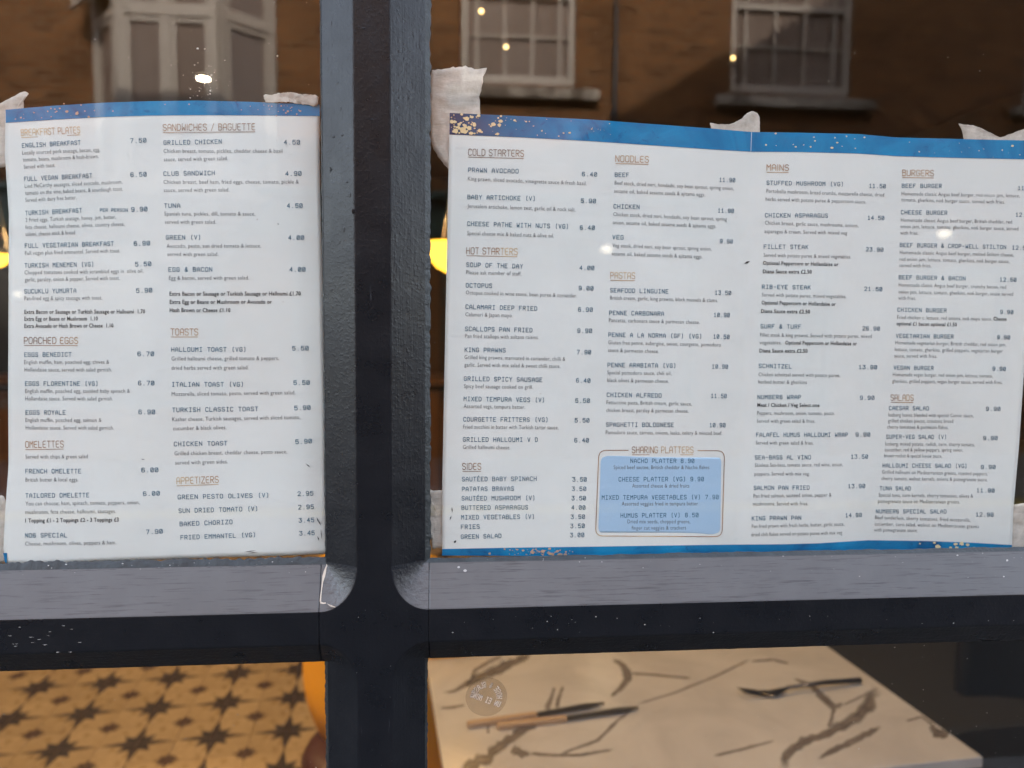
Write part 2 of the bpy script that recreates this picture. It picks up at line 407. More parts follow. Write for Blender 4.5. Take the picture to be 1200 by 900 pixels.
def face_frame(p, q, n, first=False):
    p, q = Vector((*p, 0)), Vector((*q, 0)); d = (q - p); L = d.length; d.normalize(); nrm = Vector((-d.y, d.x, 0))
    if nrm.y < 0: nrm = -nrm
    def bb(bd, u0, u1, z0, z1, t0, t1):
        P = [p + d*u + nrm*t + Vector((0, 0, z)) for z in (z0, z1) for (u, t) in ((u0, t0), (u1, t0), (u1, t1), (u0, t1))]
        k = len(bd.v); bd.v.extend([tuple(v) for v in P])
        for f in ((0,3,2,1),(4,5,6,7),(0,1,5,4),(1,2,6,5),(2,3,7,6),(3,0,4,7)): bd.f.append(tuple(k+i for i in f)); bd.m.append(0)
    b = MB(); e = 0.07
    bb(b, 0, e, bz0, bz1, -.05, .03); bb(b, L-e, L, bz0, bz1, -.05, .03)
    bb(b, e, L-e, bz1-.07, bz1, -.05, .03); bb(b, e, L-e, bz0, bz0+.06, -.05, .03); bb(b, e, L-e, tz-.035, tz+.035, -.05, .032)
    step = (L - 2*e) / n
    for i in range(1, n): bb(b, e + i*step - .025, e + i*step + .025, bz0, bz1, -.045, .031)
    win = b.build('window', M['white'], bay, bevel=.006)
    for i in range(n):
        for (za, zc) in ((bz0+.06, tz-.035), (tz+.035, bz1-.07)):
            u0, u1 = e + i*step + (.025 if i else 0), e + (i+1)*step - (.025 if i < n-1 else 0)
            b = MB(); g = .055
            bb(b, u0, u0+g, za, zc, -.03, .015); bb(b, u1-g, u1, za, zc, -.03, .015); bb(b, u0+g, u1-g, zc-g, zc, -.03, .015); bb(b, u0+g, u1-g, za, za+g, -.03, .015)
            k = len(b.v)
            for u, z in ((u0+g, za+g), (u1-g, za+g), (u1-g, zc-g), (u0+g, zc-g)): b.v.append(tuple(p + d*u - nrm*.01 + Vector((0,0,z))))
            b.f.append((k, k+1, k+2, k+3)); b.m.append(1)
            if first and zc > tz + .1:              # the small vent light stands open, hinged at its top
                top = p + d*(u0+u1)/2 + Vector((0,0,zc)); R = Matrix.Rotation(math.radians(16), 4, d)
                if (R @ Vector((0,0,-1))).dot(nrm) < 0: R = Matrix.Rotation(math.radians(-16), 4, d)
                b.v = [tuple(top + R @ (Vector(v) - top)) for v in b.v]
            b.build('casement', [M['white'], M['curtain']], win)
face_frame(foot[0], foot[1], 1, True); face_frame(foot[1], foot[2], 2); face_frame(foot[2], foot[3], 1)
b = MB(); b.poly([(fx0, -WST-.3, bz0), (fx1, -WST-.3, bz0), (fx1, -WST-.3, bz1), (fx0, -WST-.3, bz1)]); b.build('blind', M['curtain'], bay)
dp = mirror(721.5, 60, WST - .06); xd = dp.x
b = MB(); b.tube([(xd, -WST + .06, .1), (xd, -WST + .06, HZ1 - .12)], .026, 10); pipe = b.build('drainpipe', mat('black_pipe_paint', (0.008, 0.008, 0.009), 0.5), house, smooth=True)
zc_ = mirror(721.5, 134, WST - .06).z
for zz in (zc_, zc_ - 1.8, zc_ + 1.8):
    b = MB(); b.tube([(xd, -WST + .06, zz - .07), (xd, -WST + .06, zz - .05), (xd, -WST + .06, zz + .02), (xd, -WST + .06, zz + .07)], [.040, .046, .044, .027], 10); b.build('pipe_collar', bpy.data.materials['black_pipe_paint'], pipe, smooth=True)
# ground floor of the house: shop windows, doors, fascia
M['greenpaint'] = mat('shopfront_green', (0.03, 0.06, 0.05), 0.4)
for k, (x0, x1, z0, z1) in enumerate(shop):
    y = -WST - .06; b = MB(); fw = .08
    b.box((x0, y-.05, z0), (x0+fw, y+.05, z1)); b.box((x1-fw, y-.05, z0), (x1, y+.05, z1)); b.box((x0+fw, y-.05, z1-fw), (x1-fw, y+.05, z1)); b.box((x0+fw, y-.05, z0), (x1-fw, y+.05, z0+.1))
    isdoor = z0 == 0.0
    win = b.build('door' if isdoor else 'shop_window', M['greenpaint'], house, bevel=.006)
    n = 1 if isdoor else 2
    for i in range(n):
        b = MB(); u0 = x0+fw+(x1-x0-2*fw)*i/n; u1 = x0+fw+(x1-x0-2*fw)*(i+1)/n
        b.box((u0+.01, y-.02, z0+.1), (u1-.01, y+.005, z1-fw)); b.build('pane' if not isdoor else 'door_panel', M['darkpane'] if not isdoor else M['greenpaint'], win, bevel=.004)
    if isdoor:
        b = MB(); b.tube([(x1-.2, y+.02, 1.0), (x1-.2, y+.07, 1.0), (x1-.2, y+.07, 1.12)], .012); b.build('handle', M['stone'], win)
for (xa, xb_) in ((-5.5, -0.5), (-.2, 3.2)):
    b = MB(); b.box((xa, -WST+.003, 2.42), (xb_, -WST+.12, 2.80)); b.box((xa-.05, -WST+.003, 2.80), (xb_+.05, -WST+.22, 2.88)); b.build('fascia', M['greenpaint'], house, bevel=.008)
# lit globe lamps on the opposite front (their images show on the menus)
M['globe'] = mat('lit_globe', (0.9, 0.85, 0.7), 0.4, emit=(1.0, 0.86, 0.62), estr=0.75)
M['iron'] = mat('black_iron', (0.02, 0.02, 0.02), 0.5)
for (px, py, r, lab) in ((711, 292, .055, 'lit globe wall lamp over the green shopfront door panel side'), (1107, 274, .060, 'lit globe wall lamp on bare brick beside the shop windows'), (21, 345, .030, 'small lit globe wall lamp at the far end of the green fascia')):
    c = mirror(px, py, WST - .25); L = empty('wall_lamp', (c.x, -WST, c.z)); tag(L, lab, 'wall lamp', 'globe lamps on the house across the street')
    b = MB(); b.tube([(c.x, -WST-.01, c.z+.10), (c.x, -WST+.12, c.z+.16), (c.x, c.y, c.z+.14), (c.x, c.y, c.z+r*.8)], .012, 8); b.lathe([(0, -.012), (.05, -.012), (.05, .012), (0, .012)], (c.x, -WST+.015, c.z+.10), 12); b.build('bracket', M['iron'], L)
    b = MB(); b.lathe([(r*1.15*math.sin(w), -r*math.cos(w)*.7) for w in np.linspace(0.02, math.pi-.02, 14)], tuple(c), 20); b.build('globe', M['globe'], L, smooth=True)

# ---- the shop itself: gabled front whose shadow falls on the house opposite
WX0, WX1, WZ0, WZ1 = -0.70, 1.18, 0.70, 2.12       # hole that holds the shop window
tan_e = math.tan(SUN_EL)
q0, q1 = mirror(758, 126), mirror(940, 20)
slope = (q1.z - q0.z) / (q1.x - q0.x)
zsh = mirror(0, 165).z; xe = q0.x - (q0.z - zsh) / slope; eave = zsh + WST * tan_e
GX0, GX1 = -6.0, 10.5
shopb = empty('shop_building', (0, 3.5, 0)); tag(shopb, 'dark rendered shop front with gabled roof around the menu window', 'building')
ridge_x = xe + 6.0; ridge = eave + slope * 6.0
prof = [(GX0, eave), (xe, eave), (ridge_x, ridge), (GX1, eave + slope * 3.5)]
b = MB()
Y0, Y1 = 0.0045, 0.28
hx = sorted({GX0, WX0, WX1, GX1}); hz = [-0.1, WZ0, WZ1, 2.9]
for i in range(3):
    for j in range(3):
        if i == 1 and j == 1: continue
        b.box((hx[i], Y0, hz[j]), (hx[i+1], Y1, hz[j+1]))
b.poly([(GX0, Y0, 2.9), (GX1, Y0, 2.9), *[(x, Y0, z) for x, z in prof[::-1]]])
b.build('wall', M['render'], shopb)
b = MB()
for i in range(3): b.poly([(prof[i][0], -.12, prof[i][1]), (prof[i+1][0], -.12, prof[i+1][1]), (prof[i+1][0], 7.4, prof[i+1][1]), (prof[i][0], 7.4, prof[i][1])])
b.build('roof', M['roof'], shopb)
b = MB(); b.poly([(GX0, .28, -.1), (GX0, 7.3, -.1), (GX0, 7.3, eave), (GX0, .28, eave)]); b.poly([(GX1, .28, -.1), (GX1, 7.3, -.1), (GX1, 7.3, prof[3][1]), (GX1, .28, prof[3][1])]); b.poly([(GX0, 7.3, -.1), (GX1, 7.3, -.1), (GX1, 7.3, prof[3][1]), (GX0, 7.3, eave)]); b.build('side_wall', M['render'], shopb)
# room shell
M['woodwall'] = mat('brown_wood_panelling', (0.16, 0.07, 0.03), 0.5)
t = NT(M['woodwall']); t.col(t.ramp(t.noise(t.mapping((6, 6, .35)), 5, 5, 0.6), [(0.3, (0.09, 0.036, 0.014)), (0.7, (0.24, 0.11, 0.045))]))
M['darkwall'] = mat('charcoal_wall', (0.030, 0.028, 0.026), 0.8)
M['ceil'] = mat('dark_ceiling', (0.016, 0.012, 0.010), 0.9)
for nm, P, m in (('wall_left', [(-3.6, .285, 0), (-3.6, 6.6, 0), (-3.6, 6.6, 2.8), (-3.6, .285, 2.8)], M['darkwall']),
                 ('wall_right', [(3.2, .285, 0), (3.2, 6.6, 0), (3.2, 6.6, 2.8), (3.2, .285, 2.8)], M['darkwall']),
                 ('ceiling', [(-3.6, .285, 2.8), (3.2, .285, 2.8), (3.2, 6.6, 2.8), (-3.6, 6.6, 2.8)], M['ceil'])):
    b = MB(); b.poly(P); tag(b.build(nm, m), kind='structure')
b = MB(); b.poly([(-3.6, 6.62, 0), (3.2, 6.62, 0), (3.2, 6.62, 2.8), (-3.6, 6.62, 2.8)]); bw = tag(b.build('wall_back', M['darkwall']), kind='structure')
for k in range(34):
    b = MB(); x = -3.6 + k * .2; b.box((x + .004, 6.585, .02), (x + .196, 6.615, 2.05)); b.build('plank', M['woodwall'], bw, bevel=.004)
b = MB(); b.box((-3.6, 6.54, 2.052), (3.2, 6.615, 2.12)); b.build('dado_rail', M['woodwall'], bw, bevel=.006)
# ------------------------------------------------------------------ the shop window
win = empty('shop_window', (-0.045, 0.0, 0.70))
tag(win, 'dark navy painted timber window frame with chamfered bars and four glass panes', 'window')
YF, YI, YB = -0.016, -0.003, 0.0062
XM = (-0.0567, -0.0335)                # flat front of the mullion
XI = (-0.0790, -0.0105)                # glass-side edges of the mullion
ZR = (1.3020, 1.2790)                  # flat front of the rail: top, bottom
ZI = (1.3312, 1.2615)                  # glass-side edges of the rail
ZT, ZTI = 2.060, 2.035                 # head
ZBt, ZBI = 0.770, 0.795                # bottom rail
XL, XLI = -0.640, -0.615               # left jamb
XR, XRI = 1.100, 1.075
RX, RZ = 0.0255, 0.031
def corner(b, xf, xi, zf, zi, sx, sz, n=28):
    """chamfer fan at an opening corner; sx,sz point from the corner into the opening. returns arc (front edge) points from vertical side to horizontal side"""
    xc, zc = xf + sx * RX, zf + sz * RZ
    arc = []
    inner = []
    for k in range(n + 1):
        a = math.pi / 2 * k / n
        arc.append((xc - sx * RX * math.cos(a), YF, zc - sz * RZ * math.sin(a)))
        u = k / n
        zm = max(abs(zc - zi), .001); xm = max(abs(xc - xi), .001)
        if u < .5: inner.append((xi, YI, zc + (zi - zc) * (u / .5)))
        else: inner.append((xi + (xc - xi) * ((u - .5) / .5), YI, zi))
    for k in range(n):
        q = [arc[k], arc[k+1], inner[k+1], inner[k]]
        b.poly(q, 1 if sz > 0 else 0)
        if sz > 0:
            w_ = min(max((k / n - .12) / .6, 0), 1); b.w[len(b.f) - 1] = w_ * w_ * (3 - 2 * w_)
    return arc
def post(name, xm, xi, left_open, right_open):
    b = MB()
    loops_l, loops_r = [], []
    rows = [(ZT, ZTI, -1), (ZR[0], ZI[0], 1), (ZR[1], ZI[1], -1), (ZBt, ZBI, 1)]
    pts_r, pts_l = [], []
    for (zf, zi, sz) in rows:
        if right_open:
            arc = corner(b, xm[1], xi[1], zf, zi, 1, sz)
            pts_r.append((sz, arc))
        if left_open:
            arc = corner(b, xm[0], xi[0], zf, zi, -1, sz)
            pts_l.append((sz, arc))
    # straight chamfers
    for side, ok, sx in ((1, right_open, 1), (0, left_open, -1)):
        if not ok: continue
        for (za, zb) in ((ZT - RZ, ZR[0] + RZ), (ZR[1] - RZ, ZBt + RZ)):
            b.poly([(xm[side], YF, za), (xm[side], YF, zb), (xi[side], YI, zb), (xi[side], YI, za)])
    # front face as one polygon: go down the right side and up the left side
    xr = xm[1] + RX if right_open else xi[1]; xl = xm[0] - RX if left_open else xi[0]
    poly = [(xr, YF, 2.12)]
    if right_open:
        for sz, arc in pts_r: poly += (arc[::-1] if sz < 0 else arc)
    poly += [(xr, YF, 0.70), (xl, YF, 0.70)]
    if left_open:
        for sz, arc in pts_l[::-1]: poly += (arc[::-1] if sz > 0 else arc)
    poly += [(xl, YF, 2.12)]
    b.poly(poly)
    b.box((min(xi[0], xm[0]) if left_open else xl, YI + .0005, .70), (max(xi[1], xm[1]) if right_open else xr, YB, 2.12))
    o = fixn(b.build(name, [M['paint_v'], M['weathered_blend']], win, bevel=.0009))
    return o
post('mullion', XM, XI, True, True)
post('jamb', (XL - .06, XL), (XL - .06, XLI), False, True)
post('jamb', (XR, XR + .08), (XRI, XR + .08), True, False)
def rail(xa, xb, zft, zit, zfb, zib):
    g = .00022
    b = MB(); xa += g; xb -= g
    pr = [(YI, zit), (YF, zft), (YF, zfb), (YI, zib)]
    nx = 14
    for i in range(nx):
        u0, u1 = xa + (xb - xa) * i / nx, xa + (xb - xa) * (i + 1) / nx
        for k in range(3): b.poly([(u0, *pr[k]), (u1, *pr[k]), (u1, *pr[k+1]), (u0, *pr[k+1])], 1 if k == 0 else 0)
    for u in (xa, xb): b.poly([(u, *p) for p in pr])
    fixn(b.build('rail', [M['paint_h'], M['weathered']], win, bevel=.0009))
    b = MB(); b.box((xa - .0035, YI + .0006, min(zit, zib)), (xb + .0035, YB - .0004, max(zit, zib)))
    b.build('rail_back', M['paint_h'], win)
for xa, xb in ((XL + RX, XM[0] - RX), (XM[1] + RX, XR - RX)):
    rail(xa, xb, ZR[0], ZI[0], ZR[1], ZI[1])
    rail(xa, xb, 2.12, 2.12, ZT, ZTI)
    rail(xa, xb, ZBt, ZBI, .70, .70)
# panes with their ragged putty lines
OPEN = [(XLI, XI[0], ZI[0], ZTI), (XI[1], XRI, ZI[0], ZTI), (XLI, XI[0], ZBI, ZI[1]), (XI[1], XRI, ZBI, ZI[1])]
def ragged(n, base, amp, seed):
    r = np.random.default_rng(seed); v = r.normal(0, 1, n)
    k = np.array([.25, .5, .25]); v = np.convolve(v, k, 'same') + .3 * np.interp(np.arange(n), np.linspace(0, n, n // 9 + 2), r.normal(0, 1, n // 9 + 2))
    return np.clip(base + amp * v, .0004, None)
pane_objs = []
for q, (x0, x1, z0, z1) in enumerate(OPEN):
    b = MB(); b.box((x0 - .004, 0.0, z0 - .004), (x1 + .004, .004, z1 + .004))
    pane_objs.append(b.build('pane', M['glass'], win))
    b = MB()
    widths = {0: dict(L=.002, R=.0012, T=.002, B=.0046), 1: dict(L=.0036, R=.002, T=.002, B=.0024), 2: dict(L=.002, R=.0022, T=.0011, B=.002), 3: dict(L=.0016, R=.002, T=.0012, B=.002)}[q]
    for s, wd in widths.items():
        n = 420
        w_ = ragged(n, wd, wd * .16, q * 7 + ord(s))
        u = np.linspace(0, 1, n)
        rows = []
        for fr, yy in ((-.15, YI - .0003), (.55, -.0016), (1.0, -.00015)):
            if s in 'LR':
                sg = 1 if s == 'L' else -1; xe_ = x0 if s == 'L' else x1
                rows.append(np.stack([xe_ + sg * w_ * fr, np.full(n, yy), z0 + (z1 - z0) * u], 1))
            else:
                sg = 1 if s == 'B' else -1; ze = z0 if s == 'B' else z1
                rows.append(np.stack([x0 + (x1 - x0) * u, np.full(n, yy), ze + sg * w_ * fr], 1))
        b.grid(np.array(rows))
    b.build('putty', M['putty'], win, smooth=True)
# dust specks on each pane
def specks(name, pts, sizes, m, parent, y):
    b = MB()
    for (x, z), s in zip(pts, sizes):
        k = random.randint(5, 7); a0 = random.random() * 6; e = random.uniform(.5, 1.0)
        b.poly([(x + s * math.cos(a0 + 6.2832*i/k) * random.uniform(.7, 1.1), y, z + e * s * math.sin(a0 + 6.2832*i/k) * random.uniform(.7, 1.1)) for i in range(k)])
    return tag(b.build(name, m, parent), kind='stuff')
M['dust'] = mat('dust', (0.5, 0.47, 0.42), 1.0)
for q, (x0, x1, z0, z1) in enumerate(OPEN):
    n = 150
    pts = [(random.uniform(max(x0, -.36), min(x1, .46)), random.uniform(max(z0, 1.15), min(z1, 1.82))) for _ in range(n)]
    specks('dust_specks', pts, [abs(random.gauss(0, .00018)) + .00008 for _ in range(n)], M['dust'], pane_objs[q], -.0002)
# smear of dust glints round the spot that shines through the left pane
pts = []; 
c0 = at(238, 92, 1, 0)
for _ in range(60):
    a, r = random.random() * 6.28, abs(random.gauss(0, .010)) + .004
    pts.append((c0[0] + r * math.cos(a), c0[2] + r * .75 * math.sin(a)))
specks('dust_specks', pts, [abs(random.gauss(0, .00022)) + .0001 for _ in pts], M['dust'], pane_objs[0], -.0003)
# paint lumps and drips on the mullion's left facet, a hole, chipped cracks at the joint, specks on the sill
def facet_pt(px, py):                     # left chamfer of mullion: plane through (XM0,YF) and (XI0,YI)
    d = CF + (px - 600) / 906 * CR - (py - 450) / 906 * CU
    nrm = np.array([-(YI - YF), -(XM[0] - XI[0]), 0.0]); nrm /= np.linalg.norm(nrm)
    p0 = np.array([XM[0], YF, 0]); t_ = ((p0 - CAM_POS) @ nrm) / (d @ nrm)
    return CAM_POS + d * t_, nrm
b = MB()
for (px, py, w_, h_) in ((388, 27, 1.2, 2.6), (389, 53, .9, 2.4), (388, 86, 1.0, 3.0), (395, 97, 1.6, 1.4), (399, 127, 1.3, 1.6), (391, 160, 1.6, 1.2), (401, 158, 1.8, 1.0), (410, 228, 1.3, 2.2), (404, 240, 1.0, 2.4), (414, 247, 1.0, 1.6), (403, 268, 1.4, 2.6), (398, 283, 1.1, 2.0), (407, 213, 1.2, 1.0), (426, 33, 1.6, .9), (421, 31, 1.2, .8), (446, 35, .8, 1.0), (436, 140, 1.6, .7)):
    if px < 414: c, nrm = facet_pt(px, py)
    else: c, nrm = at(px, py, 1, YF), np.array([0, -1.0, 0])
    u = np.array([nrm[1], -nrm[0], 0]); P = []
    for i in range(7):
        row = []
        for j in range(13):
            rr = i / 6; a = 6.2832 * j / 12
            hgt = .00022 * (1 - rr ** 2) ** 1.3 * min(w_, 1.4)
            row.append(c + u * rr * w_ * .0011 * math.cos(a) + np.array([0, 0, 1]) * rr * h_ * .0011 * math.sin(a) * (1.25 if math.sin(a) < 0 else .8) + nrm * (hgt - .00012))
        P.append(row)
    b.grid(np.array(P))
tag(fixn(b.build('paint_lumps', M['paint_v'], win, smooth=True)), kind='stuff')
M['hole'] = mat('nail_hole', (0.002, 0.002, 0.002), 1.0)
c, nrm = facet_pt(388, 199); u = np.array([nrm[1], -nrm[0], 0]); b = MB()
b.poly([c + nrm * .0001 + u * a * .001 + np.array([0, 0, 1]) * d * .001 for a, d in ((-1.2, .5), (-.3, .6), (.4, 1.6), (1.2, 2.0), (.4, .6), (.9, -.6), (.5, -1.4), (-.2, -.9))])
b.build('nail_hole', M['hole'], win)
def sill_pt(px, py):                      # sloping top of the rail
    d = CF + (px - 600) / 906 * CR - (py - 450) / 906 * CU
    nrm = np.array([0, -(ZI[0] - ZR[0]), (YI - YF)]); nrm /= np.linalg.norm(nrm)
    p0 = np.array([0, YF, ZR[0]]); t_ = ((p0 - CAM_POS) @ nrm) / (d @ nrm)
    return CAM_POS + d * t_ + nrm * .0002
def ribbon(px_pts, wd, f):
    b = MB(); L, R = [], []
    for i, (x, y) in enumerate(px_pts):
        x2, y2 = px_pts[min(i+1, len(px_pts)-1)]; x1_, y1_ = px_pts[max(i-1, 0)]
        dx, dy = x2 - x1_, y2 - y1_; n = math.hypot(dx, dy) or 1
        w_ = wd[i] if isinstance(wd, (list, tuple)) else wd
        w_ *= random.uniform(.7, 1.3)
        L.append(f(x - dy/n*w_, y + dx/n*w_)); R.append(f(x + dy/n*w_, y - dx/n*w_))
    b.grid(np.array([L, R])); return b
ribbon([(384, 658), (383, 663), (381, 669), (379.5, 675), (378, 682), (377, 690), (376, 698), (375.5, 705)], [.5, 1.0, 1.3, 1.5, 1.0, .7, .6, .8], sill_pt).build('paint_chip', M['chip'], win)
ribbon([(375.5, 706), (379, 707), (383, 706.5), (386, 709), (389, 710.5), (393, 711.5)], [.8, .7, .6, .9, .8, .3], lambda x, y: at(x, y, 1, YF - .0004) if y > 709 else sill_pt(x, y)).build('paint_chip', M['chip'], win)
b = MB()
for _ in range(70):
    x = random.choice([random.uniform(0, 372), random.uniform(505, 1200)]); y = 662 - (x / 1200) * 14 + abs(random.gauss(0, 14)) * (0.25 if random.random() < .5 else 1)
    s = abs(random.gauss(0, .22)) + .10
    if y > 698 - x * .01: continue
    b.poly([sill_pt(x + s * random.uniform(.8, 2.6) * math.cos(a), y + s * math.sin(a)) + np.array([0, 0, .0002]) for a in np.linspace(0, 5.2, 6)])
for x, y, s in ((537.5, 665, 1.6), (545, 669, 2.0), (1180, 657, 1.5), (1176, 676, 1.0)):
    b.poly([sill_pt(x + s * random.uniform(.8, 1.1) * math.cos(a), y + s * .8 * math.sin(a)) + np.array([0, 0, .0002]) for a in np.linspace(0, 5.5, 8)])
for _ in range(16):
    x = random.uniform(5, 90); y = random.uniform(733, 765)
    b.poly([at(x, y, 1, YF - .0003), at(x + random.uniform(2, 7), y - .2, 1, YF - .0003), at(x + random.uniform(1, 5), y + random.uniform(.3, .8), 1, YF - .0003)])
for _ in range(50):
    x = random.choice([random.uniform(385, 500), random.uniform(500, 1200)]); y = random.uniform(722, 742) if x > 505 else random.uniform(690, 900)
    s = abs(random.gauss(0, .3)) + .15
    if x < 505 and not (418 < x < 460): continue
    b.poly([at(x + s * random.uniform(.8, 1.8) * math.cos(a), y + s * math.sin(a), 1, YF - .0003) for a in np.linspace(0, 5.2, 6)])
tag(b.build('pale_specks', M['speck'], win), kind='stuff')
# ------------------------------------------------------------------ the two menus
GL = {  # stroke letters on a 4 x 6 field
'A': [[(0,0),(0,4),(2,6),(4,4),(4,0)],[(0,2.4),(4,2.4)]], 'B': [[(0,0),(0,6),(3,6),(3.8,5.2),(3.8,4),(3,3.2),(0,3.2)],[(3,3.2),(4,2.4),(4,.8),(3.2,0),(0,0)]],
'C': [[(4,5),(3,6),(1,6),(0,5),(0,1),(1,0),(3,0),(4,1)]], 'D': [[(0,0),(0,6),(2.6,6),(4,4.6),(4,1.4),(2.6,0),(0,0)]],
'E': [[(4,6),(0,6),(0,0),(4,0)],[(0,3.1),(3,3.1)]], 'F': [[(4,6),(0,6),(0,0)],[(0,3.1),(3,3.1)]],
'G': [[(4,5),(3,6),(1,6),(0,5),(0,1),(1,0),(3,0),(4,1),(4,2.8),(2.2,2.8)]], 'H': [[(0,0),(0,6)],[(4,0),(4,6)],[(0,3),(4,3)]],
'I': [[(.6,6),(3.4,6)],[(.6,0),(3.4,0)],[(2,0),(2,6)]], 'J': [[(1,6),(4,6),(4,1),(3,0),(1,0),(0,1)]], 'K': [[(0,0),(0,6)],[(4,6),(0,2.8)],[(1.2,3.7),(4,0)]],
'L': [[(0,6),(0,0),(4,0)]], 'M': [[(0,0),(0,6),(2,3.2),(4,6),(4,0)]], 'N': [[(0,0),(0,6),(4,0),(4,6)]], 'O': [[(1,0),(0,1),(0,5),(1,6),(3,6),(4,5),(4,1),(3,0),(1,0)]],
'P': [[(0,0),(0,6),(3,6),(4,5),(4,3.6),(3,2.6),(0,2.6)]], 'Q': [[(1,0),(0,1),(0,5),(1,6),(3,6),(4,5),(4,1),(3,0),(1,0)],[(2.4,1.6),(4,-.4)]],
'R': [[(0,0),(0,6),(3,6),(4,5),(4,3.8),(3,2.9),(0,2.9)],[(2,2.9),(4,0)]], 'S': [[(4,5),(3,6),(1,6),(0,5),(0,4),(1,3.2),(3,2.8),(4,2),(4,1),(3,0),(1,0),(0,1)]],
'T': [[(0,6),(4,6)],[(2,6),(2,0)]], 'U': [[(0,6),(0,1),(1,0),(3,0),(4,1),(4,6)]], 'V': [[(0,6),(2,0),(4,6)]], 'W': [[(0,6),(.5,0),(2,3),(3.5,0),(4,6)]],
'X': [[(0,0),(4,6)],[(0,6),(4,0)]], 'Y': [[(0,6),(2,3),(4,6)],[(2,3),(2,0)]], 'Z': [[(0,6),(4,6),(0,0),(4,0)]],
'0': [[(1,0),(0,1),(0,5),(1,6),(3,6),(4,5),(4,1),(3,0),(1,0)],[(.6,1.2),(3.4,4.8)]], '1': [[(.6,4.8),(2,6),(2,0)],[(.5,0),(3.5,0)]],
'2': [[(0,5),(1,6),(3,6),(4,5),(4,3.8),(0,0),(4,0)]], '3': [[(0,6),(4,6),(2,3.6),(3,3.6),(4,2.6),(4,1),(3,0),(1,0),(0,1)]], '4': [[(3,0),(3,6),(0,2),(4,2)]],
'5': [[(4,6),(.3,6),(0,3.2),(1,3.8),(3,3.8),(4,2.8),(4,1),(3,0),(1,0),(0,1)]], '6': [[(4,5.2),(3,6),(1,6),(0,5),(0,1),(1,0),(3,0),(4,1),(4,2.4),(3,3.4),(1,3.4),(0,2.4)]],
'7': [[(0,6),(4,6),(1.4,0)]], '8': [[(1,3.2),(.2,4),(.2,5.2),(1,6),(3,6),(3.8,5.2),(3.8,4),(3,3.2),(1,3.2),(0,2.2),(0,1),(1,0),(3,0),(4,1),(4,2.2),(3,3.2)]],
'9': [[(0,.8),(1,0),(3,0),(4,1),(4,5),(3,6),(1,6),(0,5),(0,3.6),(1,2.6),(3,2.6),(4,3.6)]],
'(': [[(3.2,6.6),(2,5.6),(2,.4),(3.2,-.6)]], ')': [[(.8,6.6),(2,5.6),(2,.4),(.8,-.6)]], '&': [[(4,0),(.8,4.2),(.8,5.3),(1.5,6),(2.3,6),(3,5.3),(3,4.4),(0,2),(0,.9),(.9,0),(2.2,0),(4,2.4)]],
'.': [[(1.8,.1),(2.2,.1)]], '-': [[(.7,3),(3.3,3)]], '/': [[(.5,-.4),(3.5,6.4)]], 'É': [[(4,6),(0,6),(0,0),(4,0)],[(0,3.1),(3,3.1)],[(1.6,7),(2.6,8)]],
}
GH = dict(GL)      # headings: thin deco capitals
GH['A'] = [[(0,0),(0,4.6),(1.2,6),(2.8,6),(4,4.6),(4,0)],[(0,2.6),(4,2.6)]]
GH['R'] = [[(0,0),(0,6),(2.6,6),(4,5),(4,3.9),(2.6,2.9),(0,2.9)],[(1.4,2.9),(4,0)]]
GH['E'] = [[(3.6,6),(1,6),(0,5),(0,1),(1,0),(3.6,0)],[(0,3),(3,3)]]
GH['N'] = [[(0,0),(0,6),(4,0),(4,6)]]
GH['I'] = [[(.4,0),(.4,6)]]
def strokes(text, glyphs, sw, mono=True):
    """-> list of quads in text units (advance 5.6) and total width"""
    q = []; x = 0.0
    for ch in text:
        if ch == ' ': x += 6.5 if mono else 3.4; continue
        wd = 4.0 if (mono or ch != 'I') else .8
        for pl in glyphs.get(ch, []):
            for (ax, ay), (bx_, by) in zip(pl[:-1], pl[1:]):
                dx, dy = bx_ - ax, by - ay; n = math.hypot(dx, dy) or 1; dx /= n; dy /= n; h = sw / 2
                q.append([(x + ax - dx*h - dy*h, ay - dy*h + dx*h), (x + ax - dx*h + dy*h, ay - dy*h - dx*h), (x + bx_ + dx*h + dy*h, by + dy*h - dx*h), (x + bx_ + dx*h - dy*h, by + dy*h + dx*h)])
        x += wd + (2.5 if mono else 1.7)
    return np.array(q), x - (2.5 if mono else 1.7)

def fold_x(py): return np.interp(py, [154, 400, 640], [881, 874, 862])
def depthL(px, py):
    px = np.asarray(px, float); py = np.asarray(py, float)
    a = np.clip((190 - px) / 190, 0, 1.3) ** 2
    return .0066 + .010 * a * (.5 + .5 * np.cos((py - 130) / 260)) + .0010 * np.exp(-((px - 300) / 45) ** 2 - ((py - 480) / 50) ** 2) + .0006 * (1 + np.sin(px * .03 + py * .012))
def depthR(px, py):
    px = np.asarray(px, float); py = np.asarray(py, float)
    u = np.clip((px - 520) / 700, 0, 1); v = np.clip((py - 140) / 500, 0, 1)
    s = np.clip((u - .25) / .75, 0, 1); s = s * s * (3 - 2 * s)
    f = np.abs(px - fold_x(py))
    return .0066 + .040 * s * (.45 + .55 * v) + .0042 * np.exp(-f / 38.0) * (u < 2) + .0010 * (1 + np.sin(px * .02)) + .004 * np.exp(-((px - 1060) / 80) ** 2) * v ** 3
def surf(D, px, py, lift): return hit(px, py, 1, D(px, py) - lift)

